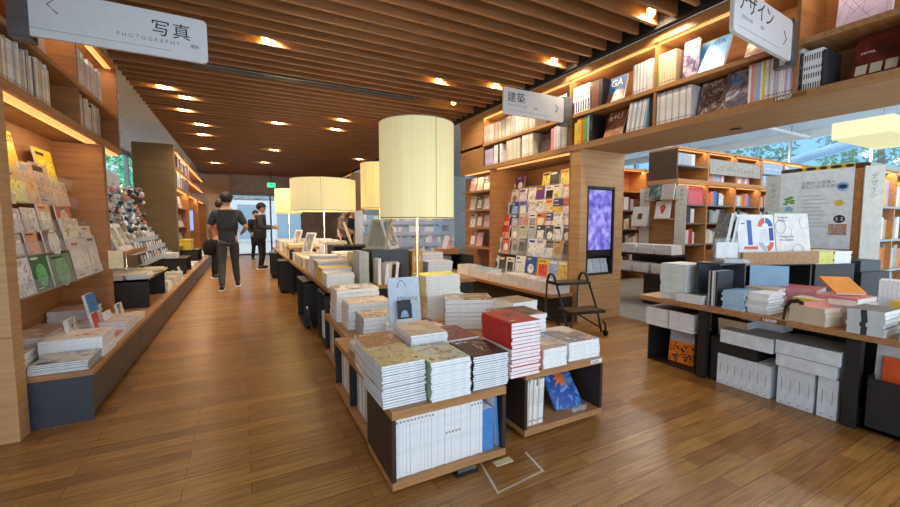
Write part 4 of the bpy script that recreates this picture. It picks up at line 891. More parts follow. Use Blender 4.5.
stack('white photo book behind the dark brown cover', 1.74, 2.30, TZ, .24, .24, 7, .034, 4, CW, CW, art('hill_art', [(90, 110, 130), (150, 140, 120), (196, 170, 130), (120, 110, 104)], 4.5, 11), name='photo_book')
stack('thick white book in the tall white pile', 1.375, 3.02, TZ, .35, .28, 6, .034, -4, CW, CBG, None, name='photo_book')
stack('cream book under the tall white pile', 1.36, 3.01, TZ + 6 * .034, .34, .27, 5, .034, 3, CW, colour('pale_lime', (216, 218, 176)), colour('lime', (206, 206, 110)), name='photo_book')
stack('white magazine with small dark picture in front of the mapping book', .985, 2.33, TZ, .24, .22, 9, .012, 2, SEP, CW, art('mosaic_art', [(230, 224, 214), (206, 140, 120), (240, 236, 230), (120, 90, 84), (220, 190, 160)], 14, 12), name='magazine', cat='magazine')
stack('pale magazine with tan cover behind the red sand cover', .60, 2.28, TZ, .28, .26, 5, .012, 0, SEP, CW, art('sand_art', [(200, 176, 140), (220, 200, 168), (190, 160, 124), (226, 214, 194)], 4, 13), name='magazine', cat='magazine')
FOOD = art('food_photo_art', [(70, 60, 56), (120, 150, 190), (226, 220, 210), (206, 150, 70), (150, 90, 60), (230, 226, 224)], 11, 14)
stack('grey edged photo book with colourful food cover', .74, 2.72, TZ, .33, .27, 5, .03, -2, CG, CG, FOOD, name='photo_book')
stack('grey edged photo book behind the food cover', .70, 3.0, TZ, .34, .24, 6, .034, -1, CG, CW, art('beige_food_art', [(216, 190, 160), (236, 226, 210), (190, 150, 120), (230, 220, 206)], 9, 15), name='photo_book')
stack('white photo book in the pile at the left table edge', .67, 3.27, TZ, .36, .27, 8, .034, 0, CG, CW, art('white_black_art', [(238, 236, 236), (238, 236, 236), (60, 56, 60), (226, 222, 220)], 4, 16), name='photo_book')
# upright books around the grey cube
def mapping(mb, w, h, t):
    text_mesh('Mapping', .045, INKG, T(w * .27, h * .5, t + .0006), mb)
    mb.face([(w * .25, h * .0 + .004, t + .0006), (w * .72, .004, t + .0006), (w * .72, h * .42, t + .0006), (w * .25, h * .42, t + .0006)], CB)
    mb.tube([(w * .42 + .03 * math.cos(a * PI / 8), h * .78 + .05 * math.sin(a * PI / 8), t + .001) for a in range(9)], .003, INKG, 4)
faceout('white map book with a drawn arch facing out before the grey cube', (.90, 2.62, .49), -2, .235, .33, .012, colour('ice', (206, 220, 236)), 10, CLB, name='book', cat='book', extra=mapping)
faceout('black booklet with a white arch leaning on the map book', (.945, 2.575, .535), -2, .1, .13, .006, colour('ink_black', (34, 34, 40)), 10, CK, name='booklet', cat='booklet', extra=lambda mb, w, h, t: mb.face([(w * .5 + .03 * math.cos(a * PI / 8), .01 + .05 * math.sin(a * PI / 8), t + .0006) for a in range(9)], CLB))
hb = empty('book_stand', 'white card book stand carrying the map book', 'stand', (.885, 2.64, TZ)); m = MB(); m.box(0, .27, .0, .07, 0, .105, CW); m.build('block', hb)
hb2 = empty('book_stand', 'narrow white card stand under the black arch booklet', 'stand', (.935, 2.575, TZ)); m = MB(); m.box(0, .12, 0, .05, .11, .15, CW); m.box(0, .12, 0, .05, 0, .11, CW); m.build('block', hb2)
cube = empty('display_cube', 'dark grey cube on the centre table behind the map book', 'cube', (1.17, 3.93, .6))
m = MB(); m.box(0, .40, .0, .4, .31, .33, SLATE); m.build('top', cube); m = MB(); m.box(0, .02, .02, .4, 0, .31, BLACK); m.build('side_panel', cube); m = MB(); m.box(.0, .4, .0, .02, 0, .31, SLATE); m.build('front_panel', cube); m = MB(); m.box(.38, .4, .02, .4, 0, .31, SLATE); m.build('side_panel', cube)
row('black and white book', (1.24, 3.745, .6), 0, [(.03, .21, .17, CW), (.03, .22, .17, CBG), (.04, .2, .17, CK), (.03, .22, .17, CW), (.03, .2, .17, CK)], 'leaning before the grey cube', 'books before the grey cube', lean=6)
row('tall pale photo book', (1.02, 3.86, .6), 0, [(.05, .33, .26, CG), (.045, .32, .26, colour('pale_sage', (190, 200, 184)))], 'left of the grey cube', 'tall photo books beside the grey cube')
put_book('book', 'single white upright book before the left edge of the grey cube', 'book', book_meshes(.17, .26, .03, CW), T(1.175, 3.76, .6) @ STAND @ T(-.015, 0, 0))
def aframe(x, y, z, a, label, s=1., col=CW, pic=None):
    f = empty('framed_print', label, 'frame', (x, y, z), R(a)); M = RX(-18)
    w, h = .28 * s, .34 * s
    m = MB(); m.box(0, w, 0, .018, 0, h, col, M); m.build('frame', f)
    m = MB(); m.box(.03, w - .03, -.002, 0, .035, h - .03, pic or art('sketch_art', [(236, 234, 230), (220, 216, 210), (90, 90, 96), (232, 230, 228)], 8, 4), M); m.build('picture', f)
aframe(1.40, 4.02, .93, 50, 'white framed print on the grey cube facing right')
aframe(1.27, 4.30, .93, -78, 'cream framed print on the grey cube seen edge on', 1., CT)
aframe(1.19, 4.26, .93, -58, 'pale grey board on the grey cube leaning left', 1., MATS['cover_pale_sage'], colour('grey_board', (160, 166, 160)))
bxm = empty('file_box', 'mustard wooden file box right of the grey cube', 'box', (1.60, 3.9, .6)); m = MB(); m.box(0, .12, 0, .3, 0, .31, colour('ochre', (206, 160, 84))); m.build('body', bxm); m = MB(); m.box(.02, .1, -.002, 0, .2, .26, CBG); m.build('label_card', bxm)
stack('pale blue boxed book right of the lamp pole', 1.76, 3.85, .6, .3, .22, 6, .032, 0, CLB, CLB, CW, name='boxed_book')
stack('tan boxed book behind the blue boxed books', 1.76, 4.15, .6, .34, .24, 8, .034, 0, CT, CT, CT, name='boxed_book')

# raised tables further down
def rtable(lab, x0, x1, y0, y1, z=.6):
    t = empty('display_table', lab, 'table', (x0, y0, 0)); w, d = x1 - x0, y1 - y0
    m = MB(); m.box(0, w, 0, d, z - .04, z, W_OAKX); m.build('table_top', t, .002)
    for cx in (.03, w - .07):
        for cy in (.03, d - .07): m = MB(); m.box(cx, cx + .04, cy, cy + .04, 0, z - .04, BLACK); m.build('leg', t)
    m = MB(); m.box(.07, w - .07, .04, .05, .2, z - .04, BLACK); m.build('apron', t)
rtable('raised centre table carrying the grey cube', .69, 2.3, 3.74, 5.5); rtable('second raised centre table below the wide lampshade', .69, 2.3, 5.55, 7.2)
rtable('third raised centre table near the woman', .69, 2.3, 7.3, 9.2); rtable('farthest raised centre table near the back door', .69, 2.3, 9.4, 11.2)
def dbox(lab, x0, x1, y0, y1, h, op='-x'):
    b = empty('storage_cube', lab, 'storage cube', (x0, y0, 0)); w, d = x1 - x0, y1 - y0
    m = MB(); m.box(0, w, 0, .02, .03, h, BLACK); m.build('side_panel', b); m = MB(); m.box(0, w, d - .02, d, .03, h, BLACK); m.build('side_panel', b)
    m = MB(); m.box(0, w, 0, d, h - .02, h, SLATE); m.build('top', b); m = MB(); m.box(0, w, 0.02, d - .02, .03, .05, BLACK); m.build('bottom', b); m = MB(); m.box(w - .02, w, .02, d - .02, .05, h - .02, BLACK); m.build('back_panel', b)
    for cx in (.05, w - .05):
        for cy in (.05, d - .05): m = MB(); m.tube([(cx - .01, cy, .018), (cx + .01, cy, .018)], .018, RUBBER, 12); m.build('caster', b)
dbox('dark storage cube sticking out under the nearest raised table', .60, 1.1, 4.7, 5.3, .545)
dbox('dark storage cube under the second raised table', .56, 1.1, 7.36, 7.95, .555)
dbox('dark storage cube nearest the grey magazine rack', .67, 1.15, 3.8, 4.2, .545)
dbox('dark storage cube far down the aisle behind the woman', .56, 1.1, 9.5, 10.2, .555)
row('white magazine', (.70, 4.17, .052), -90, [(.03, .26, .2, CW, None, None, MK) for _ in range(4)], 'leaning in the nearest dark cube', 'magazines in the nearest dark cube', lean=0)
put_book('magazine', 'white magazine tilted beside the dark storage cube', 'magazine', book_meshes(.2, .28, .012, CW, CDG), T(.64, 4.45, .002) @ RZ(-8) @ RY(-10) @ STAND)
P2 = [(.69, 3.78, .26, .24, 6, .022, CW, 'white paperback'), (.70, 4.08, .3, .3, 5, .03, CW, 'pink topped white book'), (.72, 4.45, .34, .3, 6, .032, CG, 'grey white book'), (.72, 4.8, .3, .3, 7, .032, CW, 'white boxed set'), (.72, 5.12, .28, .3, 5, .032, CBG, 'cream paperback'),
      (1.1, 4.45, .34, .3, 8, .034, CBG, 'beige boxed book'), (1.1, 4.8, .34, .3, 6, .034, CW, 'white photo book'), (1.5, 4.5, .34, .4, 5, .04, CG, 'grey photo book')]
for k, (xx, yy, w_, h_, n, t_, cv, dsc) in enumerate(P2):
    stack(f'{dsc} {("at the left front", "with yellow cover", "at the left edge", "left of the beige boxes", "at the far left", "in the middle", "behind the beige boxes", "at the right")[k]} of the raised table', xx, yy, .6, w_, h_, n, t_, rr.uniform(-2, 2), cv, [CW, CY, CG, CW, CBG, CBG, CW, CG][k], [None, CY, art('pinkish_art', [(236, 226, 224), (220, 170, 150), (236, 232, 230)], 4, 5), None, CW, CT, None, None][k])
for k in range(12):
    if k // 3 >= 2 and k % 3: continue
    xx = .72 + (k % 3) * .5; yy = 5.65 + (k // 3) * .38
    stack(f'{("cream", "white", "tan")[k % 3]} book pile {ORD[k // 3]} on the {("left", "middle", "right")[k % 3]} of the second raised table', xx, yy, .6, .34, .28, 4 + (k * 7) % 3, .035, rr.uniform(-3, 3), [CBG, CW, CT][k % 3], None, [CW, CBG, CT, CY][(k * 5) % 4], jr=1.5)
for k in range(10):
    xx = .74 + (k % 2) * .6; yy = 7.4 + (k // 2) * .36
    stack(f'pale book pile {ORD[k // 2]} on the {("left", "right")[k % 2]} of the third raised table', xx, yy, .6, .4, .28, 4 + (k * 3) % 4, .04, rr.uniform(-3, 3), [CBG, CW, CT, CW][k % 4], None, None, jr=1.5)
for k in range(8):
    xx = .74 + (k % 2) * .6; yy = 9.5 + (k // 2) * .4
    stack(f'grey white pile {ORD[k // 2]} on the {("left", "right")[k % 2]} of the farthest raised table', xx, yy, .6, .42, .3, 5, .045, 0, [CW, CG, CBG][k % 3], None, None, jr=1.5)
tr = empty('wooden_tray', 'wide oak tray of yellow leaflets on the second raised table', 'tray', (.66, 6.95, .78)); m = MB(); m.box(0, .5, 0, .35, 0, .03, W_OAKX); m.build('tray_board', tr); m = MB(); m.box(.05, .1, .05, .3, -.18, 0, BLACK); m.box(.4, .45, .05, .3, -.18, 0, BLACK); m.build('stand', tr)
stack('yellow leaflet on the wide oak tray', .68, 6.98, .81, .44, .3, 4, .012, 3, CY, CY, colour('butter', (240, 222, 150)), name='leaflet', cat='leaflet', jr=5)
dbx = empty('display_box', 'black open display box under the wide lampshade', 'box', (1.28, 6.42, .6))
m = MB(); m.box(0, .75, 0, .5, .23, .25, BLACK); m.build('top', dbx); m = MB(); m.box(0, .02, 0, .5, 0, .23, BLACK); m.build('side_panel', dbx); m = MB(); m.box(.73, .75, 0, .5, 0, .23, BLACK); m.build('side_panel', dbx); m = MB(); m.box(.02, .73, .48, .5, 0, .23, BLACK); m.build('back_panel', dbx)
for k, (xx, yy, a, s_, lab, zz) in enumerate(((.82, 6.6, -70, 1.0, 'tall white framed print leaning on the second raised table', .6 + .145), (1.62, 6.50, 82, 1.2, 'oak framed print leaning under the wide lampshade', .851), (1.45, 6.46, 76, .8, 'small oak framed print beside the wide lamp pole', .851), (.85, 8.3, -72, 1.0, 'white framed print on the third raised table', .765))):
    aframe(xx, yy, zz, a, lab, s_, [CW, CT, CT, CW][k], art('oak_pic', [(206, 170, 110), (220, 190, 140)], 4, 3) if k in (1, 2) else None)

# ================================================================== LAMPS
def shade_mat(name, c, st):
    m, nt, b = _new(name)
    mp = _coord(nt, (60, 60, .3)); n = nt.nodes.new('ShaderNodeTexNoise'); n.inputs['Scale'].default_value = 1.5; nt.links.new(mp.outputs[0], n.inputs['Vector'])
    r = _ramp(nt, [(.3, tuple(x * .95 for x in c)), (.7, c)]); nt.links.new(n.outputs['Fac'], r.inputs[0]); nt.links.new(r.outputs[0], b.inputs['Emission Color']); nt.links.new(r.outputs[0], b.inputs['Base Color'])
    b.inputs['Emission Strength'].default_value = st; b.inputs['Roughness'].default_value = .9; return m
SHADE = shade_mat('linen_shade', (244, 230, 172), .29); SHADEY = shade_mat('warm_linen_shade', (244, 222, 146), .36)
SEAM = plain('shade_seam', (150, 140, 110), .8)
def lamp(lab, x, y, zb, r_, z0, z1, mt=None, band=None, seam=.6):
    l = empty('table_lamp', lab, 'lamp', (x, y, zb))
    h0, h1 = z0 - zb, z1 - zb
    m = MB(); m.lathe([(r_, h0), (r_, h1), (r_ - .004, h1), (r_ - .004, h0), (r_, h0)], mt or SHADE, n=64); s = m.build('lamp_shade', l)
    sa = -math.pi / 2 + seam
    m = MB(); m.tube([((r_ + .001) * math.cos(sa), (r_ + .001) * math.sin(sa), h0), ((r_ + .001) * math.cos(sa), (r_ + .001) * math.sin(sa), h1)], .002, SEAM, 5); m.build('seam', s)
    m = MB(); m.lathe([(r_ + .001, h0), (r_ + .001, h0 + .008)], SEAM, n=64); m.lathe([(r_ + .001, h1 - .008), (r_ + .001, h1)], SEAM, n=64); m.build('trim_band', s)
    m = MB(); m.tube([(0, 0, 0), (0, 0, h1 - .1)], .011, CHROME, 12); m.build('pole', l)
    m = MB(); m.lathe([(0, .012), (.12, .012), (.12, 0), (0, 0)], CHROME, n=28); m.build('base', l)
    m = MB()
    for q in range(3): m.tube([(0, 0, h1 - .1), (r_ * math.cos(q * 2.094), r_ * math.sin(q * 2.094), h1 - .03)], .003, CHROME, 5)
    m.build('spider', l)
    m = MB(); m.lathe([(0, h1 - .24), (.03, h1 - .21), (.035, h1 - .17), (.02, h1 - .12), (0, h1 - .1)], emit('bulb_warm', (255, 226, 170), 5), n=16); m.build('bulb', l)
lamp('tall drum lampshade in the foreground on a slim steel pole', 1.275, 3.0, TZ, .30, 1.245, 2.0, seam=.1)
lamp('wide drum lampshade on the second raised table', 1.075, 6.0, .6, .455, 1.385, 1.84, seam=-.25)
lamp('tall amber drum lampshade half hidden behind the foreground lampshade', 1.80, 5.62, .6, .27, 1.42, 2.07, SHADEY)
lamp('far drum lampshade near the woman in the cap', .88, 8.85, .6, .26, 1.42, 1.92, SHADEY)

# ================================================================== RIGHT TABLE
RT = .59
rt = empty('display_table', 'long oak topped table on black boxes at right', 'table', (3.04, 0, 0))
m = MB(); m.box(0, 1.05, .1, 2.25, RT - .04, RT, W_OAKX); m.build('table_top', rt, .003)
m = MB(); m.box(-.002, 0, 1.19, 1.33, RT - .034, RT - .008, plain('label_strip', (120, 84, 44), .6)); text_mesh('120209', .026, WHITE, T(-.0022, 1.32, RT - .03) @ RZ(-90) @ FRONT, m, 1.05, .001); m.build('number_label', rt)
for y0, y1 in ((1.73, 1.79), (.87, .935)):
    m = MB(); m.box(.1, .16, y0, y1, 0, RT - .04, BLACK); m.build('upright', rt)
m = MB(); m.box(.55, .57, .12, 2.22, 0, RT - .04, BLACK); m.build('rear_panel', rt)
def openbox(lab, x0, x1, y0, y1, z0, z1, face='-x'):
    b = empty('storage_cube', lab, 'storage cube', (x0, y0, z0)); w, d, h = x1 - x0, y1 - y0, z1 - z0
    m = MB(); m.box(0, w, 0, .015, 0, h, BLACK); m.build('side_panel', b); m = MB(); m.box(0, w, d - .015, d, 0, h, BLACK); m.build('side_panel', b)
    m = MB(); m.box(0, w, .015, d - .015, 0, .015, BLACK); m.build('bottom', b); m = MB(); m.box(0, w, .015, d - .015, h - .015, h, BLACK); m.build('top', b)
    m = MB(); m.box(w - .015, w, .015, d - .015, .015, h - .015, BLACK); m.build('back_panel', b)
openbox('black open cube with the orange book under the right table', 3.18, 3.55, 1.82, 2.24, 0, .325)
stack('white book with brown underside under the right table, left pile', 3.14, 2.04, .325, .26, .2, 6, .026, 0, SEP2, CW, colour('umber', (84, 62, 52)), jr=.4)
stack('white book with brown underside under the right table, right pile', 3.14, 1.83, .325, .26, .2, 6, .026, 0, CT, CW, MATS['cover_umber'], jr=.4)
stack('white tan edged book behind the table upright', 3.25, 1.50, .345, .24, .2, 5, .026, 0, CW, CT, MATS['cover_umber'], jr=.4)
ob = empty('storage_cube', 'closed black cube between orange book and white boxes', 'storage cube', (3.18, 1.40, 0)); m = MB(); m.box(.0, .36, 0, .31, .0, .325, BLACK); m.build('body', ob, .004); m = MB(); m.box(.0, .36, 0, .31, .325, .34, BLACK); m.build('lid', ob, .002)
def orange_pic(mb, w, h, t):
    mb.face([(0, h * .66, t + .0005), (w, h * .66, t + .0005), (w, h, t + .0005), (0, h, t + .0005)], CG)
    mb.face([(w * .82, h * .68, t + .0008), (w * .94, h * .68, t + .0008), (w * .94, h * .86, t + .0008), (w * .82, h * .86, t + .0008)], CW)
    r_ = random.Random(3)
    for _ in range(60):
        a, b = r_.uniform(.04, .92) * w, r_.uniform(.03, .6) * h; s_ = r_.uniform(.004, .011)
        mb.face([(a - s_, b - s_ * .4, t + .0006), (a + s_ * .3, b - s_, t + .0006), (a + s_, b + s_ * .6, t + .0006), (a - s_ * .5, b + s_, t + .0006)], INK)
faceout('orange figure covered book propped in the black cube under the right table', (3.30, 2.10, .017), -90, .235, .27, .04, colour('vivid_orange', (240, 128, 30)), 6, CO, name='book', cat='book', extra=orange_pic)
# white slip-cased sets under the table
BXW = colour('box_white', (226, 232, 238)); BXG = colour('box_grey_top', (176, 180, 180))
def wbox(lab, x, y0, y1, z0, z1, w=.3):
    b = empty('carton', lab, 'box', (x, y0, z0)); m = MB(); m.box(0, w, 0, y1 - y0, 0, z1 - z0, BXW, top=BXG); m.build('body', b, .002); m = MB(); m.box(-.001, 0, .0, y1 - y0, (z1 - z0) * .97, z1 - z0, BXG); m.build('lid_edge', b)
wbox('long white box lying on the left white volumes under the right table', 3.13, 1.29, 1.62, .325, .425)
wbox('small white box set back behind the long white box', 3.36, 1.33, 1.60, .43, .49, .15)
wbox('upper long white box on the right white volumes', 3.13, .95, 1.275, .345, .435)
wbox('lower long white box on the right white volumes', 3.13, .965, 1.27, .262, .343)
SL = [(.08, .35, INKG), (.7, .9, INKG)]
def slips(desc, ys_, h, where, grp):
    for k, yy in enumerate(ys_):
        key = ('slip', h)
        if key not in _bm: _bm[key] = book_meshes(.24, h, .047, BXW, BXW, marks=[(.06, .085, INKG, .4, .6), (.35, .72, INKG, .47, .53)])
        put_book('slipcase', f'{desc}, {ORD[k]} from the left {where}', 'book', _bm[key], T(3.16, yy, .002) @ RZ(-90) @ STAND, grp)
slips('white slipcased volume', [1.645 - k * .0485 for k in range(7)], .225, 'under the left long white box', 'slipcased volumes at the left under the right table')
slips('white slipcased volume', [1.265 - k * .048 for k in range(4)] + [1.055 - k * .048 for k in range(2)], .252, 'under the two long white boxes', 'slipcased volumes at the right under the right table')
cart = empty('storage_cube', 'low closed black bin with white books at right picture edge', 'storage cube', (3.15, .19, 0))
m = MB(); m.box(0, .015, 0, .66, .02, .32, BLACK); m.build('front_panel', cart); m = MB(); m.box(.0, .4, .645, .66, .02, .32, BLACK); m.build('side_panel', cart); m = MB(); m.box(.0, .4, 0, .66, .02, .035, BLACK); m.build('bottom', cart); m = MB(); m.box(.385, .4, 0, .66, .02, .32, BLACK); m.build('back_panel', cart)
faceout('orange boxed book rising from the low black bin', (3.24, .80, .17), -90, .12, .27, .03, colour('tangerine', (236, 92, 36)), 5, CO, name='book', cat='book')
faceout('white boxed book behind the orange one in the low black bin', (3.28, .84, .17), -90, .1, .33, .03, CW, 5, CW, name='book', cat='book')
faceout('white landscape book at the right end of the low black bin', (3.22, .66, .17), -90, .3, .27, .03, CW, 5, CW, name='book', cat='book')
# on the table
CWG = colour('cool_white', (226, 234, 232))
stack('pale green white book in the tall right table pile', 3.08, 1.865, RT, .26, .21, 13, .0222, 0, SEP2, CWG, CWG, jr=1.2, jit=.006)
stack('thin sage book in the low front pile', 3.05, 1.725, RT, .17, .2, 5, .0135, 0, CSL, CW, CSL, page=PAPER)
dp = empty('display_box', 'dark upright divider box holding sleeved magazines on the right table', 'box', (3.1, 1.63, RT)); m = MB(); m.box(0, .36, .155, .17, 0, .32, SLATE); m.build('side_panel', dp); m = MB(); m.box(.0, .36, .0, .155, .305, .32, SLATE); m.build('top', dp); m = MB(); m.box(.345, .36, 0, .155, 0, .305, SLATE); m.build('back_panel', dp)
row('grey sleeved magazine', (3.09, 1.70, RT), -90, [(.012, .26, .21, c) for c in (CG, CK, CW, CG, CDG)], 'in the dark divider box', 'sleeved magazines in the divider box')
stack('pale blue paperback in the blue pile', 3.08, 1.45, RT, .2, .145, 7, .019, 0, CLB, colour('sky_spine', (178, 206, 230)), CLB, jr=3, jit=.008, name='paperback')
faceout('pale blue sheet of board standing behind the blue pile', (3.42, 1.58, RT), -60, .23, .3, .006, CLB, 8, CLB, name='board', cat='board')
stack('white paperback with lilac edge in the white pile', 3.09, 1.315, RT, .21, .125, 7, .02, 0, SEP2, CW, CW, jr=3, jit=.008, name='paperback')
stack('tan paperback behind the white pile', 3.34, 1.36, RT, .22, .2, 7, .021, 8, CT, CT, CT, jr=3, name='paperback')
stack('cream yellow paperback beside the black strap', 3.35, 1.12, RT, .22, .16, 5, .022, 0, CBG, CY, CBG, jr=2, name='paperback')
bs = empty('book_strap', 'black bent book strap straddling the white pamphlets', 'strap', (3.05, 1.155, RT)); m = MB(); m.tube([(0, .055, 0), (.01, .05, .08), (.02, .03, .12), (.03, 0, .128), (.03, -.02, .12), (.02, -.035, .08), (.01, -.03, 0)], [.007, .009, .013, .014, .013, .009, .007], RUBBER, 8); m.build('loop', bs)
CORAL = colour('coral', (226, 120, 112))
stack('coral topped pamphlet set in the front right pile', 3.03, 1.0, RT, .34, .19, 4, .027, -10, PAPERC, CBG, CORAL, page=PAPERC, name='pamphlet', cat='pamphlet', jr=1)
stack('lilac book under the coral cover, behind', 3.42, .98, RT, .26, .22, 4, .034, -6, CPK, CPK, art('coral_art', [(196, 60, 70), (226, 120, 100), (220, 90, 80)], 4, 3), jr=2)
stack('crimson magazine behind the coral pamphlets', 3.52, 1.22, RT, .24, .22, 5, .03, 5, CR, CPK, colour('crimson', (186, 50, 66)), jr=2, name='magazine', cat='magazine')
stack('grey banded book in the front right pile', 3.02, .755, RT, .24, .15, 6, .023, 0, colour('mist', (206, 212, 212)), MATS['cover_mist'], CDG, jr=1, where='by the edge', extra=lambda mb, w, h, t: mb.face([(-.0006, h * .45, 0), (-.0006, h * .45, t), (-.0006, h * .62, t), (-.0006, h * .62, 0)], CDG))
stack('pinkish book left of the banded pile', 3.2, .91, RT, .24, .13, 5, .025, 20, colour('dusty', (190, 166, 158)), MATS['cover_dusty'], MATS['cover_dusty'], jr=2)
stack('dark teal book at the right picture edge', 3.02, .50, RT, .24, .2, 4, .026, 0, CDG, CLB, CDG, jr=2)
og = put_book('book', 'bright orange card lying tilted on the coral pile', 'card', book_meshes(.17, .2, .014, CO, face=colour('amber_card', (244, 150, 40))), T(3.46, 1.10, RT + .145) @ RZ(-42) @ RX(26) @ LIE)
stack('orange yellow book beneath the tilted orange card', 3.50, .62, RT, .34, .26, 5, .027, -15, CW, CY, colour('saffron', (240, 180, 60)), jr=2)
stack('yellow edged white book far right on the table', 3.62, .36, RT, .36, .28, 5, .03, -10, CW, CY, colour('butter_white', (240, 230, 190)), jr=2)
row('white book', (3.72, .97, RT), -80, [(.02, .24, .18, CW) for _ in range(5)], 'standing at the back right of the table', 'white books at the back of the right table')
# tray display on dark cubes
TA = -16
tcx, tcy = 3.50, 1.66
def tp(lx, ly, z): v = Matrix.Rotation(R(TA), 3, 'Z') @ Vector((lx, ly, 0)); return (tcx + v.x, tcy + v.y, z)
cb1 = empty('display_cube', 'black cubes carrying the oak poster book tray', 'cube', tp(0, 0, RT), R(TA))
for x0 in (.0, .38):
    m = MB(); m.box(x0, x0 + .015, .04, .33, 0, .27, BLACK); m.box(x0 + .335, x0 + .35, .04, .33, 0, .27, BLACK); m.box(x0 + .015, x0 + .335, .315, .33, 0, .27, BLACK); m.box(x0, x0 + .35, .04, .33, .27, .285, BLACK); m.build('open_cube', cb1)
tr2 = empty('wooden_tray', 'oak tray carrying the two white design books', 'tray', tp(-.02, 0, RT + .285), R(TA))
m = MB(); m.box(0, .76, 0, .36, 0, .012, W_OAKB); m.build('tray_base', tr2); m = MB(); m.box(0, .76, 0, .014, .012, .1, W_OAKB); m.build('front_board', tr2); 
for xx in (0, .746): m = MB(); m.box(xx, xx + .014, .014, .36, .012, .1, W_OAKB); m.build('side_board', tr2)

def ten(mb, w, h, t):
    z = t + .0006
    def q(x0, x1, y0, y1, c): mb.face([(x0 * w, y0 * h, z), (x1 * w, y0 * h, z), (x1 * w, y1 * h, z), (x0 * w, y1 * h, z)], c)
    blue = colour('print_blue', (60, 90, 178)); org = colour('print_orange', (220, 100, 54))
    q(.26, .38, .36, .88, blue); q(.14, .52, .27, .335, org); q(.1, .2, .80, .82, INK)
    def arc(cx, cy, r0, r1, a0, a1, c):
        n = 8
        for i in range(n):
            a, b = R(a0 + (a1 - a0) * i / n), R(a0 + (a1 - a0) * (i + 1) / n)
            mb.face([(cx * w + r0 * math.cos(a) * w, cy * h + r0 * math.sin(a) * w, z), (cx * w + r1 * math.cos(a) * w, cy * h + r1 * math.sin(a) * w, z), (cx * w + r1 * math.cos(b) * w, cy * h + r1 * math.sin(b) * w, z), (cx * w + r0 * math.cos(b) * w, cy * h + r0 * math.sin(b) * w, z)], c)
    arc(.76, .74, .09, .21, 95, 178, org); arc(.76, .74, .09, .21, 2, 85, blue); q(.85, .97, .45, .72, colour('print_deep_blue', (40, 60, 140))); arc(.76, .42, .09, .21, 182, 265, CG); arc(.76, .42, .09, .21, 275, 358, org)
    for i in range(5): q(.6, .78, .46 + i * .05, .465 + i * .05, INKG)
def rings(mb, w, h, t):
    z = t + .0008
    for cx, cy, r_, c in ((.16, .72, .15, INK), (.88, .82, .15, INKG), (.62, .22, .16, INK), (.42, .10, .16, INK), (.36, .62, .12, CBG)):
        pts = [(w * cx + r_ * w * math.cos(a * PI / 16), h * cy + r_ * w * math.sin(a * PI / 16), z) for a in range(33)]
        for a, b in zip(pts, pts[1:]):
            if 0 < a[0] < w and 0 < b[0] < w and 0 < a[1] < h and 0 < b[1] < h: mb.tube([a, b], .0012, c, 4, False)
    text_mesh('Design for\nEurope', .026, INKG, T(w * .1, h * .9, z), mb); text_mesh('Designing for\nthe Olympics', .027, INKG, T(w * .12, h * .5, z), mb)
faceout('white design book with a big coloured number ten in the oak tray', tp(.0, .06, RT + .298), TA, .36, .39, .02, CW, 8, CW, name='book', cat='book', extra=ten)
faceout('cream design book with thin circles in the oak tray', tp(.37, .06, RT + .298), TA, .35, .40, .02, colour('ivory', (236, 230, 222)), 8, CW, name='book', cat='book', extra=rings)
faceout('sage green book behind the cream circles book', tp(.37, .11, RT + .298), TA, .36, .42, .02, CSL, 8, CSL, name='book', cat='book')
faceout('dark grey book peeking out right of the cream circles book', tp(.60, .13, RT + .298), TA, .18, .37, .03, CDG, 8, CDG, name='book', cat='book')
faceout('green edged glossy book standing sideways at the left of the tray', tp(.03, .33, RT + .30), -135, .30, .40, .025, art('leaf_art', [(70, 84, 78), (150, 170, 160), (40, 50, 48), (120, 136, 130)], 14, 3), 8, CG, name='book', cat='book')
faceout('black glossy book standing sideways behind the number ten book', tp(.10, .34, RT + .30), -135, .28, .37, .02, CK, 8, CG, name='book', cat='book')
ls = empty('acrylic_stand', 'clear leaflet stand left of the oak tray on the divider box', 'stand', (3.14, 1.62, RT + .32), R(-30))
m = MB(); m.box(0, .2, 0, .15, 0, .03, ACRY); m.box(0, .2, .13, .136, .03, .18, ACRY, top=ACRY); m.build('holder', ls); m = MB(); m.box(.01, .19, .02, .13, .003, .026, CG); m.box(.01, .17, .12, .128, .03, .15, CW); m.build('leaflet', ls)
yb_ = tp(.79, .05, RT)
yc = empty('display_cube', 'black cube under the lime yellow book piles', 'cube', yb_, R(TA)); m = MB(); m.box(-.01, .42, .0, .3, .0, .27, BLACK); m.build('body', yc, .003)
for k in range(2):
    q = tp(.80 + k * .205, .07, RT + .27); stack(('lime yellow paperback on the black cube', 'white pink paperback on the black cube')[k], q[0], q[1], q[2], .2, .24, 5, .021, TA + 2 * k, [CY, CW][k], [CY, CPK][k], [colour('lime_yellow', (216, 220, 90)), CW][k], page=[colour('lime_page', (222, 224, 120)), PAPER][k], name='paperback', jr=2)
# fallen frame / board between tray and poster
aframe(4.35, 1.62, .86, 30, 'pale leaning board between the tray and the poster', 1.0, CLB, CLB)

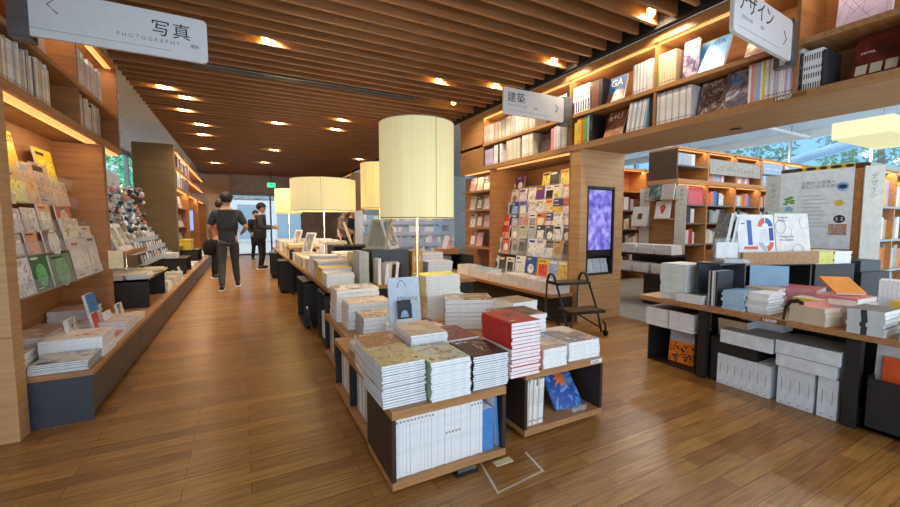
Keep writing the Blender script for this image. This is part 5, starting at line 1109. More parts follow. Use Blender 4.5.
# ================================================================== NEXT ROOM
HALLC = plain('hall_ceiling', (206, 220, 228), .8, var=.02); HALLW = plain('hall_wall', (214, 222, 226), .8, var=.02)
m = MB(); m.box(4.36, 13, -1, 17.2, 3.5, 3.6, HALLC); struct('ceiling_hall', m, 'pale blue white ceiling of the next room')
for k, yy in enumerate((2.2, 4.6, 7.0)):
    s_ = empty('ceiling_rail', ('nearest', 'second', 'third')[k] + ' white lighting rail under the next room ceiling', 'rail', (0, yy, 3.3)); m = MB(); m.box(4.5, 12.5, 0, .06, 0, .05, WHITE); m.build('rail', s_)
    m = MB()
    for xx in (5.5, 8.5, 11.5): m.tube([(xx, .03, .05), (xx, .03, .2)], .008, GREYM, 6)
    m.build('hanger', s_)
m = MB(); m.box(12.4, 12.5, -1, 17.2, 0, 1.9, HALLW); m.box(12.4, 12.5, -1, 17.2, 3.3, 3.6, HALLW); struct('wall_right', m, 'pale wall under the high window band of the next room')
m = MB()
for k in range(12): m.box(12.42, 12.48, -1 + k * 1.5, -.95 + k * 1.5, 1.9, 3.3, CHROME)
w2 = struct('window_2', m, 'high window band with trees outside the next room')
g = MB(); g.box(12.44, 12.45, -1, 17.2, 1.9, 3.3, GLASS); g.build('window_pane', w2)
m = MB(); m.box(4.36, 12.5, 17.0, 17.2, 0, 3.6, HALLW); struct('wall_hall_back', m, 'white back wall of the next room')
def crown(lab, x, y, z, r_, c, grp):
    t = empty('tree', lab, 'tree', (x, y, 0), 0, grp)
    m = MB(); m.tube([(0, 0, 0), (.1, 0, z * .6), (0, .1, z)], [.18, .13, .08], plain('bark', (90, 74, 58), .9)); m.build('trunk', t)
    m = MB(); mt = plain('foliage_' + str(c[1]), c, .8, var=.3, scale=6); r2 = random.Random(int(x * 10 + y))
    for _ in range(900):
        d = Vector((r2.gauss(0, 1), r2.gauss(0, 1), r2.gauss(0, .8))).normalized() * r_ * r2.uniform(.55, 1.05); p = Vector((0, 0, z)) + d; s_ = r2.uniform(.07, .15)
        a = Vector((r2.gauss(0, 1), r2.gauss(0, 1), r2.gauss(0, 1))).normalized(); b = a.orthogonal().normalized()
        m.face([p - a * s_, p - b * s_ * .6, p + a * s_, p + b * s_ * .6], mt)
    m.build('crown', t)
for k, (x, y, z) in enumerate(((17.6, 1.2, 3.2), (18, 4.8, 3.6), (17.6, 8.4, 3.4), (19, -2.6, 3.6))): crown(f'green tree outside the high windows, {ORD[k]} nearest', x, y, z, 1.6, (66, 120, 84), 'trees outside the high windows')
crown('green tree outside the left window beyond the spinner', -4.9, 19.5, 3.0, 1.7, (70, 170, 120), 'tree outside the left window'); crown('second green tree outside the left window', -6.2, 25.5, 3.6, 1.9, (70, 150, 110), 'second tree outside the left window')
ob_ = empty('building', 'added blue building backdrop standing in for cyan sky outside the high windows', 'building', (23, 3, 0)); m = MB(); m.box(0, 4, -14, 18, 0, 14, plain('cyan_sky_backdrop', (120, 176, 206), .4)); m.build('facade', ob_)  # facade added as a backdrop so the window view reads cyan, not white
m = MB()
for k in range(24): m.box(-.06, 0, -14 + k * 1.35, -13.9 + k * 1.35, 0, 14, plain('mullion', (86, 130, 160), .4))
m.build('mullions', ob_)
ar = empty('footbridge', 'pale blue arched footbridge outside the high windows', 'bridge', (14, 0, 0)); m = MB(); m.tube([(0, -2 + k * .8, 2.3 + 1.1 * math.sin(PI * k / 12)) for k in range(13)], .14, plain('bridge_blue', (150, 190, 220), .5), 10); m.build('arch', ar); m = MB(); m.box(-.6, .6, -3, 9, 1.9, 2.2, MATS['bridge_blue']); m.build('deck', ar)
# bookcase across the next room
BY, BX0, BX1 = 4.0, 6.26, 11.5
W_OAKL = wood('warm_oak', [(176, 116, 60), (204, 142, 80), (220, 160, 98)], (.9, 16, 16))
GREYB = plain('grey_shelf', (120, 122, 126), .6)
h1 = empty('bookcase', 'tall lit bookcase facing us across the next room', 'bookcase', (0, 0, 0))
m = MB(); m.box(BX0 + .25, BX1, BY + .5, BY + .53, 0, 2.42, W_OAKL); m.build('back_panel', h1)
m = MB(); m.box(BX0, BX0 + .03, BY + .02, BY + .52, 1.93, 2.42, W_DARK); m.box(BX0, BX0 + .03, BY, BY + .52, 0, 1.86, W_OAK); m.build('side_panel', h1)
shelf_z = [.18, .52, .86, 1.22, 1.53]
for z in shelf_z: m = MB(); m.box(BX0 + .03, BX1, BY + .03, BY + .5, z - .025, z, GREYB); m.build('shelf_board', h1)
m = MB(); m.box(BX0 - .05, BX1, BY - .04, BY + .52, 1.86, 1.93, W_OAKL); m.build('slab', h1)
m = MB(); m.box(BX0 + .03, BX1, BY + .03, BY + .5, 2.15, 2.175, GREYB); m.build('shelf_board', h1); m = MB(); m.box(BX0, BX1, BY, BY + .52, 2.42, 2.45, W_OAKL); m.build('top_board', h1)
m = MB(); m.box(BX0 + .05, BX1, BY + .06, BY + .09, 2.41, 2.42, LED); m.box(BX0 + .05, BX1, BY + .06, BY + .09, 1.85, 1.86, LED); m.build('led_strip', h1)
nb = 6; bw = (BX1 - BX0) / nb
for k in range(1, nb): m = MB(); xx = BX0 + bw * k; m.box(xx - .015, xx + .015, BY + .01, BY + .5, 0, 1.86, W_OAKL); m.box(xx - .015, xx + .015, BY + .01, BY + .5, 1.93, 2.42, W_OAKL); m.build('divider', h1)
POOL = {4: [CB, CW, CPK, CNV, CY, CY, CW, CO, CR, CW, CPK, CLV, CLB], 3: [CK, CDG, CG, CSL, CW, CDG, CG], 2: [CW, CBG, CY, CR, CW, CG], 1: [CW, CG, CDG], 0: [CW, CG, CBG]}
bn_ = ('leftmost', 'second', 'third', 'fourth', 'fifth', 'last')
for k in range(4):
    for sI in (4, 3, 2):
        n = 7; xs = BX0 + bw * k + .04
        row('colourful book' if sI == 4 else 'grey or dark book' if sI == 3 else 'mixed spine book', (xs, BY + .08, shelf_z[sI]), 0, [(rr.uniform(.05, .12), rr.uniform(.19, .27), .2, POOL[sI][(k * 4 + q * 3) % len(POOL[sI])]) for q in range(n)], f'on the {("", "", "third", "second", "upper")[sI]} row of the {bn_[k]} bay', 'books in the next room bookcase', parts=False)
    row('pale catalogue', (BX0 + bw * k + .04, BY + .06, 2.175 if k == 0 else 1.93), 0, [(rr.uniform(.05, .1), .19, .15, rr.choice([CW, CLB, CG, CPK])) for q in range(7)], f'on the top section of the {bn_[k]} bay', 'catalogues on top of the next room bookcase', parts=False)
faceout('large coral pink panel book in the lit bookcase', (BX0 + .42, BY + .07, 1.532), 0, .42, .30, .02, colour('rose_panel', (230, 110, 120)), 4, CPK, name='book', cat='book')
faceout('bright blue book at the left end of the lit bookcase', (BX0 + .05, BY + .06, 1.533), 0, .22, .26, .02, colour('azure', (50, 150, 220)), 4, CB, name='book', cat='book')
lb2 = empty('lettered_banner', 'grey lettered panel leaning across the top of the lit bookcase', 'panel', (7.15, BY - .01, 2.06)); m = MB(); m.box(0, 1.65, 0, .02, 0, .26, colour('stone', (176, 170, 162)), RX(-4))
for q in range(14): m.tube([(.1 + q * .1, -.004, .06 + .05 * (q % 3)), (.16 + q * .1, -.004, .18 - .04 * (q % 2)), (.2 + q * .1, -.004, .08)], .004, CW, 4)
m.build('board', lb2)
for k in range(4):
    b = empty('storage_box', f'white blue storage box {("lower left", "lower right", "upper left", "upper right")[k]} on the right top of the lit bookcase', 'box', (9.0 + (k % 2) * .95, BY + .03, 1.93 + (k // 2) * .245)); m = MB(); m.box(0, .8, 0, .4, .0, .205, colour('box_blue', (186, 206, 232))); m.build('body', b); m = MB(); m.box(.02, .78, -.004, 0, .09, .11, CW); m.build('label_strip', b)
# category strips and picture ledges on the bookcase end
for k, (yy, x_) in enumerate(((BY - .02, BX0 - .06), (BY + .62, BX0 - .06))):
    s_ = empty('category_strip', ('nearer', 'farther')[k] + ' pale vertical category strip at the lit bookcase end', 'sign', (x_, yy, .6), R(-68)); m = MB(); m.box(0, .16, 0, .012, 0, 1.22, colour('strip', (206, 202, 190)))
    text_mesh('デ\nザ\nイ\nン', .07, INKG, T(.05, -.001, 1.1) @ FRONT, m); m.build('board', s_)
ends = [('green dark print book on the end ledges of the lit bookcase', .10, 1.60, [(50, 70, 62), (80, 106, 90), (200, 206, 200)], .22), ('pink grey print book on the end ledges of the lit bookcase', -.12, 1.60, [(206, 190, 184), (190, 172, 166), (220, 208, 202)], .22), ('white book with a red orange figure on the end ledges', -.02, 1.29, [(238, 234, 226), (240, 236, 228)], .26), ('white book with a rust square on the end ledges', .42, 1.16, [(236, 230, 220), (236, 230, 220), (226, 216, 204)], .30)]
for k, (lab, dy, z, cols, w_) in enumerate(ends):
    l = empty('picture_shelf', ('upper left', 'upper right', 'middle', 'lower')[k] + ' small oak ledge on the lit bookcase end', 'shelf', (BX0 - .12, BY + .30 + dy, z - .02)); m = MB(); m.box(-.06, .12, -w_ - .02, .06, 0, .02, W_OAKB); m.build('board', l)
    faceout(lab, (BX0 - .10, BY + .32 + dy, z), -90, w_, w_ * 1.15, .02, art(f'end_art_{k}', cols, 6, k + 3), 10, CW, name='book', cat='book', extra=(lambda mb, w, h, t: [mb.face([(w * (.5 + .16 * math.cos(a) * (1 + .3 * math.sin(3 * a))), h * (.52 + .26 * math.sin(a)), t + .001) for a in [q * PI / 7 for q in range(14)]], CR), mb.face([(w * (.52 + .07 * math.cos(a)), h * (.58 + .1 * math.sin(a)), t + .0015) for a in [q * PI / 5 for q in range(10)]], CO)]) if k == 2 else (lambda mb, w, h, t: mb.face([(w * .35, h * .35, t + .001), (w * .65, h * .35, t + .001), (w * .65, h * .65, t + .001), (w * .35, h * .65, t + .001)], CBR)) if k == 3 else None)
# low unit with white stacks in front of it
lu = empty('display_table', 'low dark table of white stacks before the lit bookcase', 'table', (5.35, 3.5, 0)); m = MB(); m.box(0, .5, 0, .95, .44, .47, W_DARK); m.build('table_top', lu); m = MB(); m.box(.03, .47, .03, .4, 0, .44, BLACK); m.build('plinth', lu)
m = MB(); m.box(.1, .5, .02, .93, .72, .75, BLACK); m.build('upper_shelf', lu); m = MB(); m.box(.44, .46, .02, .93, .47, .72, BLACK); m.build('back_panel', lu)
for k in range(3):
    stack(f'white book in the {("right", "middle", "left")[k]} upper pile before the lit bookcase', 5.47, 3.54 + k * .3, .75, .26, .26, 4, .035, 0, CW, CW, None, jr=3)
    stack(f'white book in the {("right", "middle", "left")[k]} lower pile before the lit bookcase', 5.38, 3.54 + k * .3, .47, .22, .25, 4, .035, 0, CW, CW, None, jr=3)
# deeper bookcase left of it
dbk = empty('bookcase', 'deep lit bookcase seen between pillar and tall bookcase', 'bookcase', (0, 0, 0))
DX0, DX1, DY = 6.2, 9.2, 5.7
m = MB(); m.box(DX0, DX1, DY + .4, DY + .43, 0, 2.4, W_OAKL); m.build('back_panel', dbk)
for z in (.3, .7, 1.1, 1.5, 1.9, 2.37): m = MB(); m.box(DX0, DX1, DY, DY + .4, z - .03, z, GREYB if z < 1.8 else W_OAKL); m.build('shelf_board', dbk)
for xx in (6.2, 7.0, 7.8, 8.6, 9.17): m = MB(); m.box(xx, xx + .03, DY, DY + .4, 0, 2.4, W_OAKL); m.build('divider', dbk)
m = MB(); m.box(DX0, DX1, DY + .05, DY + .08, 2.33, 2.34, LED); m.build('led_strip', dbk)
for k, z in enumerate((.3, .7, 1.1, 1.5)):
    row('dim pale book', (DX0 + .85, DY + .06, z), 0, [(rr.uniform(.06, .1), rr.uniform(.2, .3), .2, rr.choice([CW, CG, CBR, CDG, CBG])) for _ in range(8)], f'on the {("bottom", "lower", "middle", "upper")[k]} row of the deep bookcase', 'books in the deep bookcase', parts=False)
# poster unit at right
UX, UY0, UY1 = 5.3, 1.5, 2.2
pu = empty('bookcase', 'bookcase with the white exhibition poster on its end', 'bookcase', (0, 0, 0))
m = MB(); m.box(UX, UX + .03, UY0, UY1, 0, 1.74, W_OAKL); m.build('side_panel', pu); m = MB(); m.box(UX, 9, UY0, UY1, 1.74, 1.79, plain('grey_green_slab', (160, 172, 160), .6)); m.box(UX - .01, UX + .0, UY0, UY1, 1.74, 1.79, W_DARK); m.build('slab', pu)
m = MB(); m.box(UX + .03, 9, UY0 + .42, UY0 + .45, 0, 1.74, W_OAKL); m.build('back_panel', pu)
for z in (.4, .72, 1.04, 1.38): m = MB(); m.box(UX + .03, 9, UY0 + .01, UY0 + .42, z - .02, z, colour('shelf_blue_grey', (160, 176, 186))); m.build('shelf_board', pu)
for k in range(1, 5): m = MB(); m.box(UX + k * .75, UX + k * .75 + .025, UY0 + .012, UY0 + .42, 0, 1.74, W_OAKL); m.build('divider', pu)
m = MB(); m.box(UX + .05, 9, UY0 + .05, UY0 + .07, 1.73, 1.74, LED); m.build('led_strip', pu)
SPC = [[CG, CBR, CW, CY, CLV], [CB, CO, CG, CW, CT], [CW, CLV, CSL, CO, CG], [CW, CK, CG, CBR, CW]]
for k, z in enumerate((1.38, 1.04, .72, .4)):
    row('mixed colour book', (UX + .28, UY0 + .06, z), 0, [(rr.uniform(.05, .13), rr.uniform(.2, .29), .2, SPC[k][q % 5]) for q in range(9)], f'on the {("top", "second", "third", "bottom")[k]} row of the poster bookcase', 'books in the poster bookcase', parts=False)
faceout('book with a figure on grey cover beside the category strip', (UX + .06, UY0 + .05, 1.381), 0, .2, .27, .02, art('figure_grey_art', [(200, 190, 190), (206, 196, 196), (60, 56, 60)], 7, 4), 4, CG, name='book', cat='book')
faceout('blue framed book with an orange picture beside the category strip', (UX + .05, UY0 + .04, 1.041), 0, .2, .26, .02, CB, 6, CB, name='book', cat='book', extra=lambda mb, w, h, t: (mb.face([(w * .2, h * .2, t + .0008), (w * .8, h * .2, t + .0008), (w * .8, h * .85, t + .0008), (w * .2, h * .85, t + .0008)], CW), mb.face([(w * .27, h * .27, t + .0012), (w * .73, h * .27, t + .0012), (w * .73, h * .78, t + .0012), (w * .27, h * .78, t + .0012)], CO)))
po = empty('poster', 'large white exhibition poster with blue green flower and four pictures', 'poster', (UX - .02, UY1 + .0, .95), R(-90))
PW, PH = .60, .80
m = MB(); m.box(0, PW, -.004, 0, 0, PH, colour('poster_white', (236, 240, 242))); m.build('sheet', po)
m = MB()
m.box(.30, .52, .001, .004, -.12, .0, colour('gold_pattern', (222, 186, 40))); m.build('yellow_board', po); m = MB()
m.box(.14, .60, -.003, .001, PH, PH + .045, MATS['cover_gold_pattern'])
for q in range(5): m.face([(.16 + q * .1 + (.035 + .012 * (q % 2)) * math.cos(a * PI / 6), -.004, PH + .022 + .016 * math.sin(a * PI / 6)) for a in range(12)], INK)
m.build('yellow_patterned_board', po)
m = MB(); text_mesh('古都から世界へ\n新しい日本の挑戦', .04, INKG, T(.19, -.005, PH - .14) @ FRONT, m)
for q in range(9): m.box(.2 if q else .2, .42 - .03 * (q % 3), -.0048, -.004, .22 + q * .04, .224 + q * .04, INKG)
m.build('printed_text', po)
def blob(cx, cz, rx, rz, mt, y=-.0055): m.face([(cx + rx * math.cos(a * PI / 8), y, cz + rz * math.sin(a * PI / 8)) for a in range(16)], mt)
for fn in (lambda: (blob(.52, .62, .045, .045, CLB), blob(.52, .62, .034, .022, CNV, -.006)), lambda: blob(.5, .46, .035, .032, CY), lambda: (blob(.51, .30, .045, .04, INK), [blob(.49 + .04 * (q % 2), .29 + .02 * (q // 2), .008, .006, CW, -.0062) for q in range(4)]),
           lambda: m.box(.43, .57, -.0058, -.004, .14, .25, art('mosaic_picture', [(206, 70, 60), (236, 180, 90), (90, 110, 160), (236, 226, 210)], 40, 2))):
    m = MB(); fn(); m.build('picture', po)
m = MB()
for q in range(7): blob(.09 + .03 * math.cos(q), .5 + .035 * math.sin(q * 1.7), .026, .012, CGN, -.005 - q * .0001)
for q in range(6): blob(.09 + .02 * math.sin(q * 2.1), .42 - q * .018, .028, .02, CLB, -.005 - q * .0001)
m.build('flower_print', po)
cs = empty('category_strip', 'pale vertical category strip right of the exhibition poster', 'sign', (UX - .03, UY0 + .0, .75), R(-40)); m = MB(); m.box(-.03, .13, 0, .012, 0, 1.0, colour('strip', (206, 202, 190))); text_mesh('デ\nザ\nイ\nン', .06, INKG, T(.02, -.001, .88) @ FRONT, m); m.build('board', cs)
cs2 = empty('category_strip', 'pale vertical category strip left of the exhibition poster', 'sign', (UX - .05, UY1 + .12, .75), R(-80)); m = MB(); m.box(0, .13, 0, .012, 0, .98, MATS['cover_strip']); text_mesh('デ\nザ\nイ\nン', .06, INKG, T(.04, -.001, .85) @ FRONT, m); m.build('board', cs2)
for k in range(2):
    b = empty('display_box', ('grey acrylic box of papers below the poster', 'dark case of leaflets below the poster')[k], 'box', (4.75, 1.75 - k * .4, 0), R(-10)); m = MB(); m.box(0, .4, 0, .34, .0, .78, BLACK); m.build('plinth', b); m = MB(); m.box(0.02, .3, .02, .3, .78, .88, [CG, CDG][k]); m.build('tray', b)
BOXSHADE = shade_mat('box_shade', (250, 238, 190), .28)
# pendant lamp boxes
for k, (x, y, z) in enumerate(((6.0, 1.56, 2.16), (6.0, .98, 2.10))):
    l = empty('pendant_lamp', ('left', 'right')[k] + ' glowing flat box shaped pendant shade in the next room', 'lamp', (x, y, z), 0)
    m = MB(); m.box(0, 1.3, 0, .48, 0, .18, BOXSHADE); m.build('lamp_shade', l); m = MB(); m.tube([(.6, .24, .18), (.6, .24, 3.5 - z)], .006, CHROME, 6); m.build('cord', l)
# far racks seen under the lampshade, and the far right bookcase
ra = empty('book_rack', 'acrylic rack of pale books behind the foreground lampshade', 'rack', (2.35, 8.6, 0))
for k in range(4): m = MB(); m.box(0, 2.3, .1 * k, .1 * k + .3, .40 + .26 * k, .42 + .26 * k, FROST); m.box(0, 2.3, .1 * k, .1 * k + .004, .42 + .26 * k, .5 + .26 * k, FROST); m.build('shelf_board', ra)

for xx in (0, 2.28): m = MB(); m.box(xx, xx + .02, 0, .65, 0, 1.5, FROST); m.build('side_panel', ra)

for k in range(4):
    row('pale blue white book', (2.39, 8.65 + .1 * k, .42 + .26 * k), 0, [(rr.uniform(.05, .11), rr.uniform(.18, .24), .18, rr.choice([CW, CLB, CW, CG, CLV])) for _ in range(26)], f'on the {("lowest", "second", "third", "highest")[k]} acrylic rack shelf', 'pale books on the acrylic rack', parts=False)
fr = empty('bookcase', 'far right bookcase with pink lit rows near the back wall', 'bookcase', (0, 0, 0))
FX = 3.45
for z in (1.9, 2.28, 2.66, 3.0): m = MB(); m.box(FX, FX + .4, 13.9, 16.6, z - .03, z, W_OAKX); m.build('shelf_board', fr); m = MB(); m.box(FX + .05, FX + .09, 14.0, 16.5, z - .04, z - .03, LED); m.build('led_strip', fr)
m = MB(); m.box(FX + .4, FX + .43, 13.9, 16.6, 0, 3.0, W_OAK); m.build('back_panel', fr); m = MB(); m.box(FX, FX + .4, 13.87, 13.9, 0, 3.0, W_OAK); m.build('end_panel', fr)
for k, z in enumerate((1.9, 2.28, 2.66)):
    row('dark or white book', (FX + .03, 16.5, z), -90, [(rr.uniform(.12, .2), rr.uniform(.24, .3), .25, rr.choice([CW, CW, CK, CDG, CG])) for _ in range(15)], f'on the {("lower", "middle", "upper")[k]} far right row', 'books in the far right bookcase', parts=False)

# ================================================================== PEOPLE
SKINM = plain('skin', (206, 164, 136), .55, var=.04); HAIR = plain('dark_hair', (34, 28, 26), .6, var=.15, scale=60)
def skin(name, nodes, edges, mat, root, parent=None, sub=2):
    names = list(nodes); me = bpy.data.meshes.new(name); me.from_pydata([nodes[n][0] for n in names], [(names.index(a), names.index(b)) for a, b in edges], [])
    o = bpy.data.objects.new(name, me); C.objects.link(o)
    o.modifiers.new('skin', 'SKIN').use_smooth_shade = True
    if not me.skin_vertices: me.attributes
    lay = me.skin_vertices[0].data if me.skin_vertices else None
    if lay is None: bpy.context.view_layer.objects.active = o; bpy.ops.mesh.customdata_skin_add(); lay = me.skin_vertices[0].data
    for i, n in enumerate(names):
        r = nodes[n][1]; lay[i].radius = r if isinstance(r, tuple) else (r, r); lay[i].use_root = (n == root)
    s = o.modifiers.new('sub', 'SUBSURF'); s.levels = sub; s.render_levels = sub
    dg = bpy.context.evaluated_depsgraph_get(); dg.update()
    nm = bpy.data.meshes.new_from_object(o.evaluated_get(dg)); nm.name = name
    bpy.data.objects.remove(o); bpy.data.meshes.remove(me)
    nm.materials.clear(); nm.materials.append(mat)
    nm.polygons.foreach_set('material_index', [0] * len(nm.polygons)); nm.polygons.foreach_set('use_smooth', [True] * len(nm.polygons))
    b = bpy.data.objects.new(name, nm); C.objects.link(b)
    if parent is not None: b.parent = parent
    return b
def lerp(a, b, t): return tuple(a[i] + (b[i] - a[i]) * t for i in range(3))
def person(label, loc, rz, P, cloth, scale=1.):
    """faces local -Y.  P: elbows, hands, knees, feet, head turn; cloth: materials"""
    N, E = {}, []
    def add(n, p, r, to=None):
        N[n] = (p, r)
        if to: E.append((to, n))
    lean = P.get('lean', 0.)
    add('pelvis', (0, 0, .93), (.15, .11)); add('waist', (0, -.01 - lean * .3, 1.08), (.14, .105), 'pelvis'); add('chest', (0, -lean * .7, 1.28), (.165, .12), 'waist'); add('collar', (0, .01 - lean, 1.42), (.10, .08), 'chest'); add('neck', (0, -.005 - lean, 1.50), .055, 'collar')
    hx, hy = P.get('head', (0., -.02)); hb = (hx, hy - lean, 1.58)
    add('jaw', hb, .072, 'neck'); add('skull', (hx, hy + .012 - lean, 1.655), .095, 'jaw'); add('crown', (hx, hy + .012 - lean, 1.70), .07, 'skull')
    fx, fy = P.get('face', (0, -1)); add('nose', (hx + fx * .112, hy + fy * .112 - lean, 1.625), .012, 'skull')
    for s, t in ((1, 'left'), (-1, 'right')):
        add(t + '_ear', (hx - fy * s * .092, hy + fx * s * .092 - lean, 1.63), .014, 'skull')
        sh = (s * .185, .01 - lean, 1.395); el, ha = P[t + '_elbow'], P[t + '_hand']
        add(t + '_shoulder', sh, .062, 'collar'); add(t + '_elbow', el, .043, t + '_shoulder'); add(t + '_wrist', ha, .028, t + '_elbow')
        d = (Vector(ha) - Vector(el)).normalized(); side = Vector(P.get(t + '_palm', (0, 0, 1))); side = (side - d * side.dot(d)).normalized(); nrm = d.cross(side)
        pc = Vector(ha) + d * .055; add(t + '_palm', tuple(pc), (.030, .024), t + '_wrist')
        for q in range(4):
            base = pc + side * (.024 - .016 * q) + d * .03; L = (.032, .037, .035, .027)[q]; crl = nrm * P.get('curl', .35) * L
            add(f'{t}_f{q}a', tuple(base), .0085, t + '_palm'); add(f'{t}_f{q}b', tuple(base + d * L + crl * .6), .008, f'{t}_f{q}a'); add(f'{t}_f{q}c', tuple(base + d * L * 1.6 + crl * 1.8), .0065, f'{t}_f{q}b')
        add(t + '_ta', tuple(Vector(ha) + d * .03 + side * .035), .0105, t + '_wrist'); add(t + '_tb', tuple(Vector(ha) + d * .065 + side * .058 + nrm * .012), .0085, t + '_ta')
        kn, ft = P[t + '_knee'], P[t + '_foot']
        add(t + '_hip', (s * .095, 0, .87), .095, 'pelvis'); add(t + '_knee', kn, .058, t + '_hip'); add(t + '_calf', lerp(kn, ft, .35), .055, t + '_knee'); add(t + '_ankle', (ft[0], ft[1], ft[2] + .07), .036, t + '_calf'); add(t + '_toe', (ft[0], ft[1] - .14, ft[2] + .03), .032, t + '_ankle')
    root = skin('person', N, E, SKINM, 'pelvis'); root.location = loc; root.rotation_euler = (0, 0, rz); root.scale = (scale,) * 3
    tag(root, label, 'person')
    def sub(n, names, grow, mat, rt, extra=None, e2=()):
        nn = {a: (N[a][0], tuple(x + grow for x in N[a][1]) if isinstance(N[a][1], tuple) else N[a][1] + grow) for a in names}
        ee = [e for e in E if e[0] in names and e[1] in names]
        ee += list(e2)
        if extra:
            for (a, p, r, to) in extra: nn[a] = (p, r); ee.append((to, a))
        return skin(n, nn, ee, mat, rt, root)
    ex = []
    for t in ('left', 'right'):
        e_, h_ = N[t + '_elbow'][0], N[t + '_wrist'][0]
        if cloth['sleeve'] == 'long': ex.append((t + '_cuff', lerp(e_, h_, .9), .042, t + '_elbow'))
    ex.append(('collar_top', (N['neck'][0][0], N['neck'][0][1] + .005, 1.455), .062, 'collar'))
    tors = ['pelvis', 'waist', 'chest', 'collar', 'left_shoulder', 'right_shoulder'] + (['left_elbow', 'right_elbow'] if cloth['sleeve'] == 'long' else [])
    if cloth['sleeve'] != 'long':
        for t in ('left', 'right'): ex.append((t + '_cuff', lerp(N[t + '_shoulder'][0], N[t + '_elbow'][0], .85), .066, t + '_shoulder'))
    ex += [('hem', (0, 0, .765), (.165, .135), 'pelvis')]
    if cloth.get('coat'): ex += [('skirt', (0, 0, .5), .2, 'hem')]
    sub('shirt' if not cloth.get('coat') else 'coat', tors, .026, cloth['top'], 'chest', ex)
    lg = ['left_hip', 'right_hip', 'left_knee', 'right_knee', 'left_calf', 'right_calf', 'left_ankle', 'right_ankle']
    sub('trousers', lg, .013, cloth['legs'], 'waistband', [('waistband', (0, 0, .90), (.11, .10), 'left_hip'), ('seat', (0, .0, .825), .128, 'waistband')], [('waistband', 'right_hip')])
    for t in ('left', 'right'):
        f = P[t + '_foot']; sh = MB(); 
        skin('shoe', {'heel': ((f[0], f[1] + .05, f[2] + .045), .045), 'mid': ((f[0], f[1] - .06, f[2] + .045), .046), 'toe': ((f[0], f[1] - .17, f[2] + .036), .04)}, [('heel', 'mid'), ('mid', 'toe')], cloth['shoe'], 'mid', root)
        m = MB(); m.box(f[0] - .045, f[0] + .045, f[1] - .2, f[1] + .09, f[2] + .0, f[2] + .018, CW); m.build('shoe_sole', root)
    c = Vector((hx, hy + .012 - lean, 1.665))
    def ball(nm, ctr, rx, ry, rz_, mt, lo=-1.):
        m = MB(); pr = [(math.cos(a), math.sin(a)) for a in [math.asin(lo) + (PI / 2 - math.asin(lo)) * i / 9 for i in range(10)]]
        m.lathe(pr, mt, n=20); m.v = [(ctr[0] + x * rx, ctr[1] + y * ry, ctr[2] + z * rz_) for x, y, z in m.v]; return m.build(nm, root)
    ball('hair', c + Vector((-fx * .022, -fy * .022, .012)), .098, .102, .108, HAIR, -.75)
    if cloth.get('cap'):
        ball('cap', c + Vector((0, 0, .025)), .112, .115, .105, cloth['cap'], -.12)
        if cloth.get('brim'):
            m = MB(); F2 = Vector((fx, fy, 0)); S2 = Vector((-fy, fx, 0)); b0 = c + Vector((0, 0, .035))
            top = [b0 + F2 * (.09 + .085 * math.sin(a * PI / 8)) + S2 * .085 * math.cos(a * PI / 8) + Vector((0, 0, -.02 * math.sin(a * PI / 8))) for a in range(9)]
            m.face(top, cloth['cap']); m.face([p - Vector((0, 0, .008)) for p in reversed(top)], cloth['cap'])
            for a in range(8): m.face([top[a], top[a + 1], top[a + 1] - Vector((0, 0, .008)), top[a] - Vector((0, 0, .008))], cloth['cap'])
            m.build('cap_brim', root)
    F2 = Vector((fx, fy, 0)); S2 = Vector((-fy, fx, 0)); h0 = Vector((hx, hy - lean, 0))
    for s in (1, -1):
        p = h0 + F2 * .088 + S2 * .033 * s + Vector((0, 0, 1.648)); m = MB(); m.lathe([(0, -.009), (.009, 0), (0, .009)], INK, tuple(p), 8); m.build('eye', root)
    if cloth.get('mask'):
        skin('face_mask', {'a': (tuple(h0 + F2 * .055 + Vector((0, 0, 1.585))), .058), 'b': (tuple(h0 + F2 * .065 + Vector((0, 0, 1.61))), .05)}, [('a', 'b')], CW, 'a', root)
    else:
        p = h0 + F2 * .082 + Vector((0, 0, 1.575)); m = MB(); m.tube([p - S2 * .022, p + F2 * .006, p + S2 * .022], .005, plain('lips', (170, 96, 86), .5), 6); m.build('mouth', root)
    return root
TEE = plain('charcoal_tee', (52, 56, 66), .8); TRS = plain('grey_green_trousers', (72, 78, 82), .85); BLKC = plain('black_cloth', (34, 34, 38), .85); SHOE = plain('dark_sneaker', (44, 46, 52), .6)
person('man in dark tee and black beret walking away down the left aisle', (-.23, 8.4, 0), R(180), dict(
    left_elbow=(.30, .02, 1.12), left_hand=(.28, -.20, 1.0), right_elbow=(-.31, .05, 1.13), right_hand=(-.24, -.19, 1.04),
    left_knee=(.11, .04, .48), left_foot=(.12, .24, .0), right_knee=(-.10, -.15, .49), right_foot=(-.13, -.22, .0), face=(0, -1), head=(0, -.02)),
    dict(top=TEE, legs=TRS, shoe=SHOE, sleeve='short', cap=BLKC), 1.0)
bg = empty('shoulder_bag', 'dark cloth bag with tan strap hanging from the walking man\'s arm', 'bag', (-.53, 8.45, .62))
m = MB(); m.lathe([(0, 0), (.09, .02), (.11, .12), (.10, .24), (.06, .30), (0, .31)], BLKC, n=14); m.build('body', bg)
m = MB(); m.tube([(0, -.06, .27), (.0, -.05, .45), (.0, .0, .52), (0, .05, .45), (0, .06, .27)], .012, plain('tan_strap', (150, 120, 90), .7)); m.build('strap', bg)
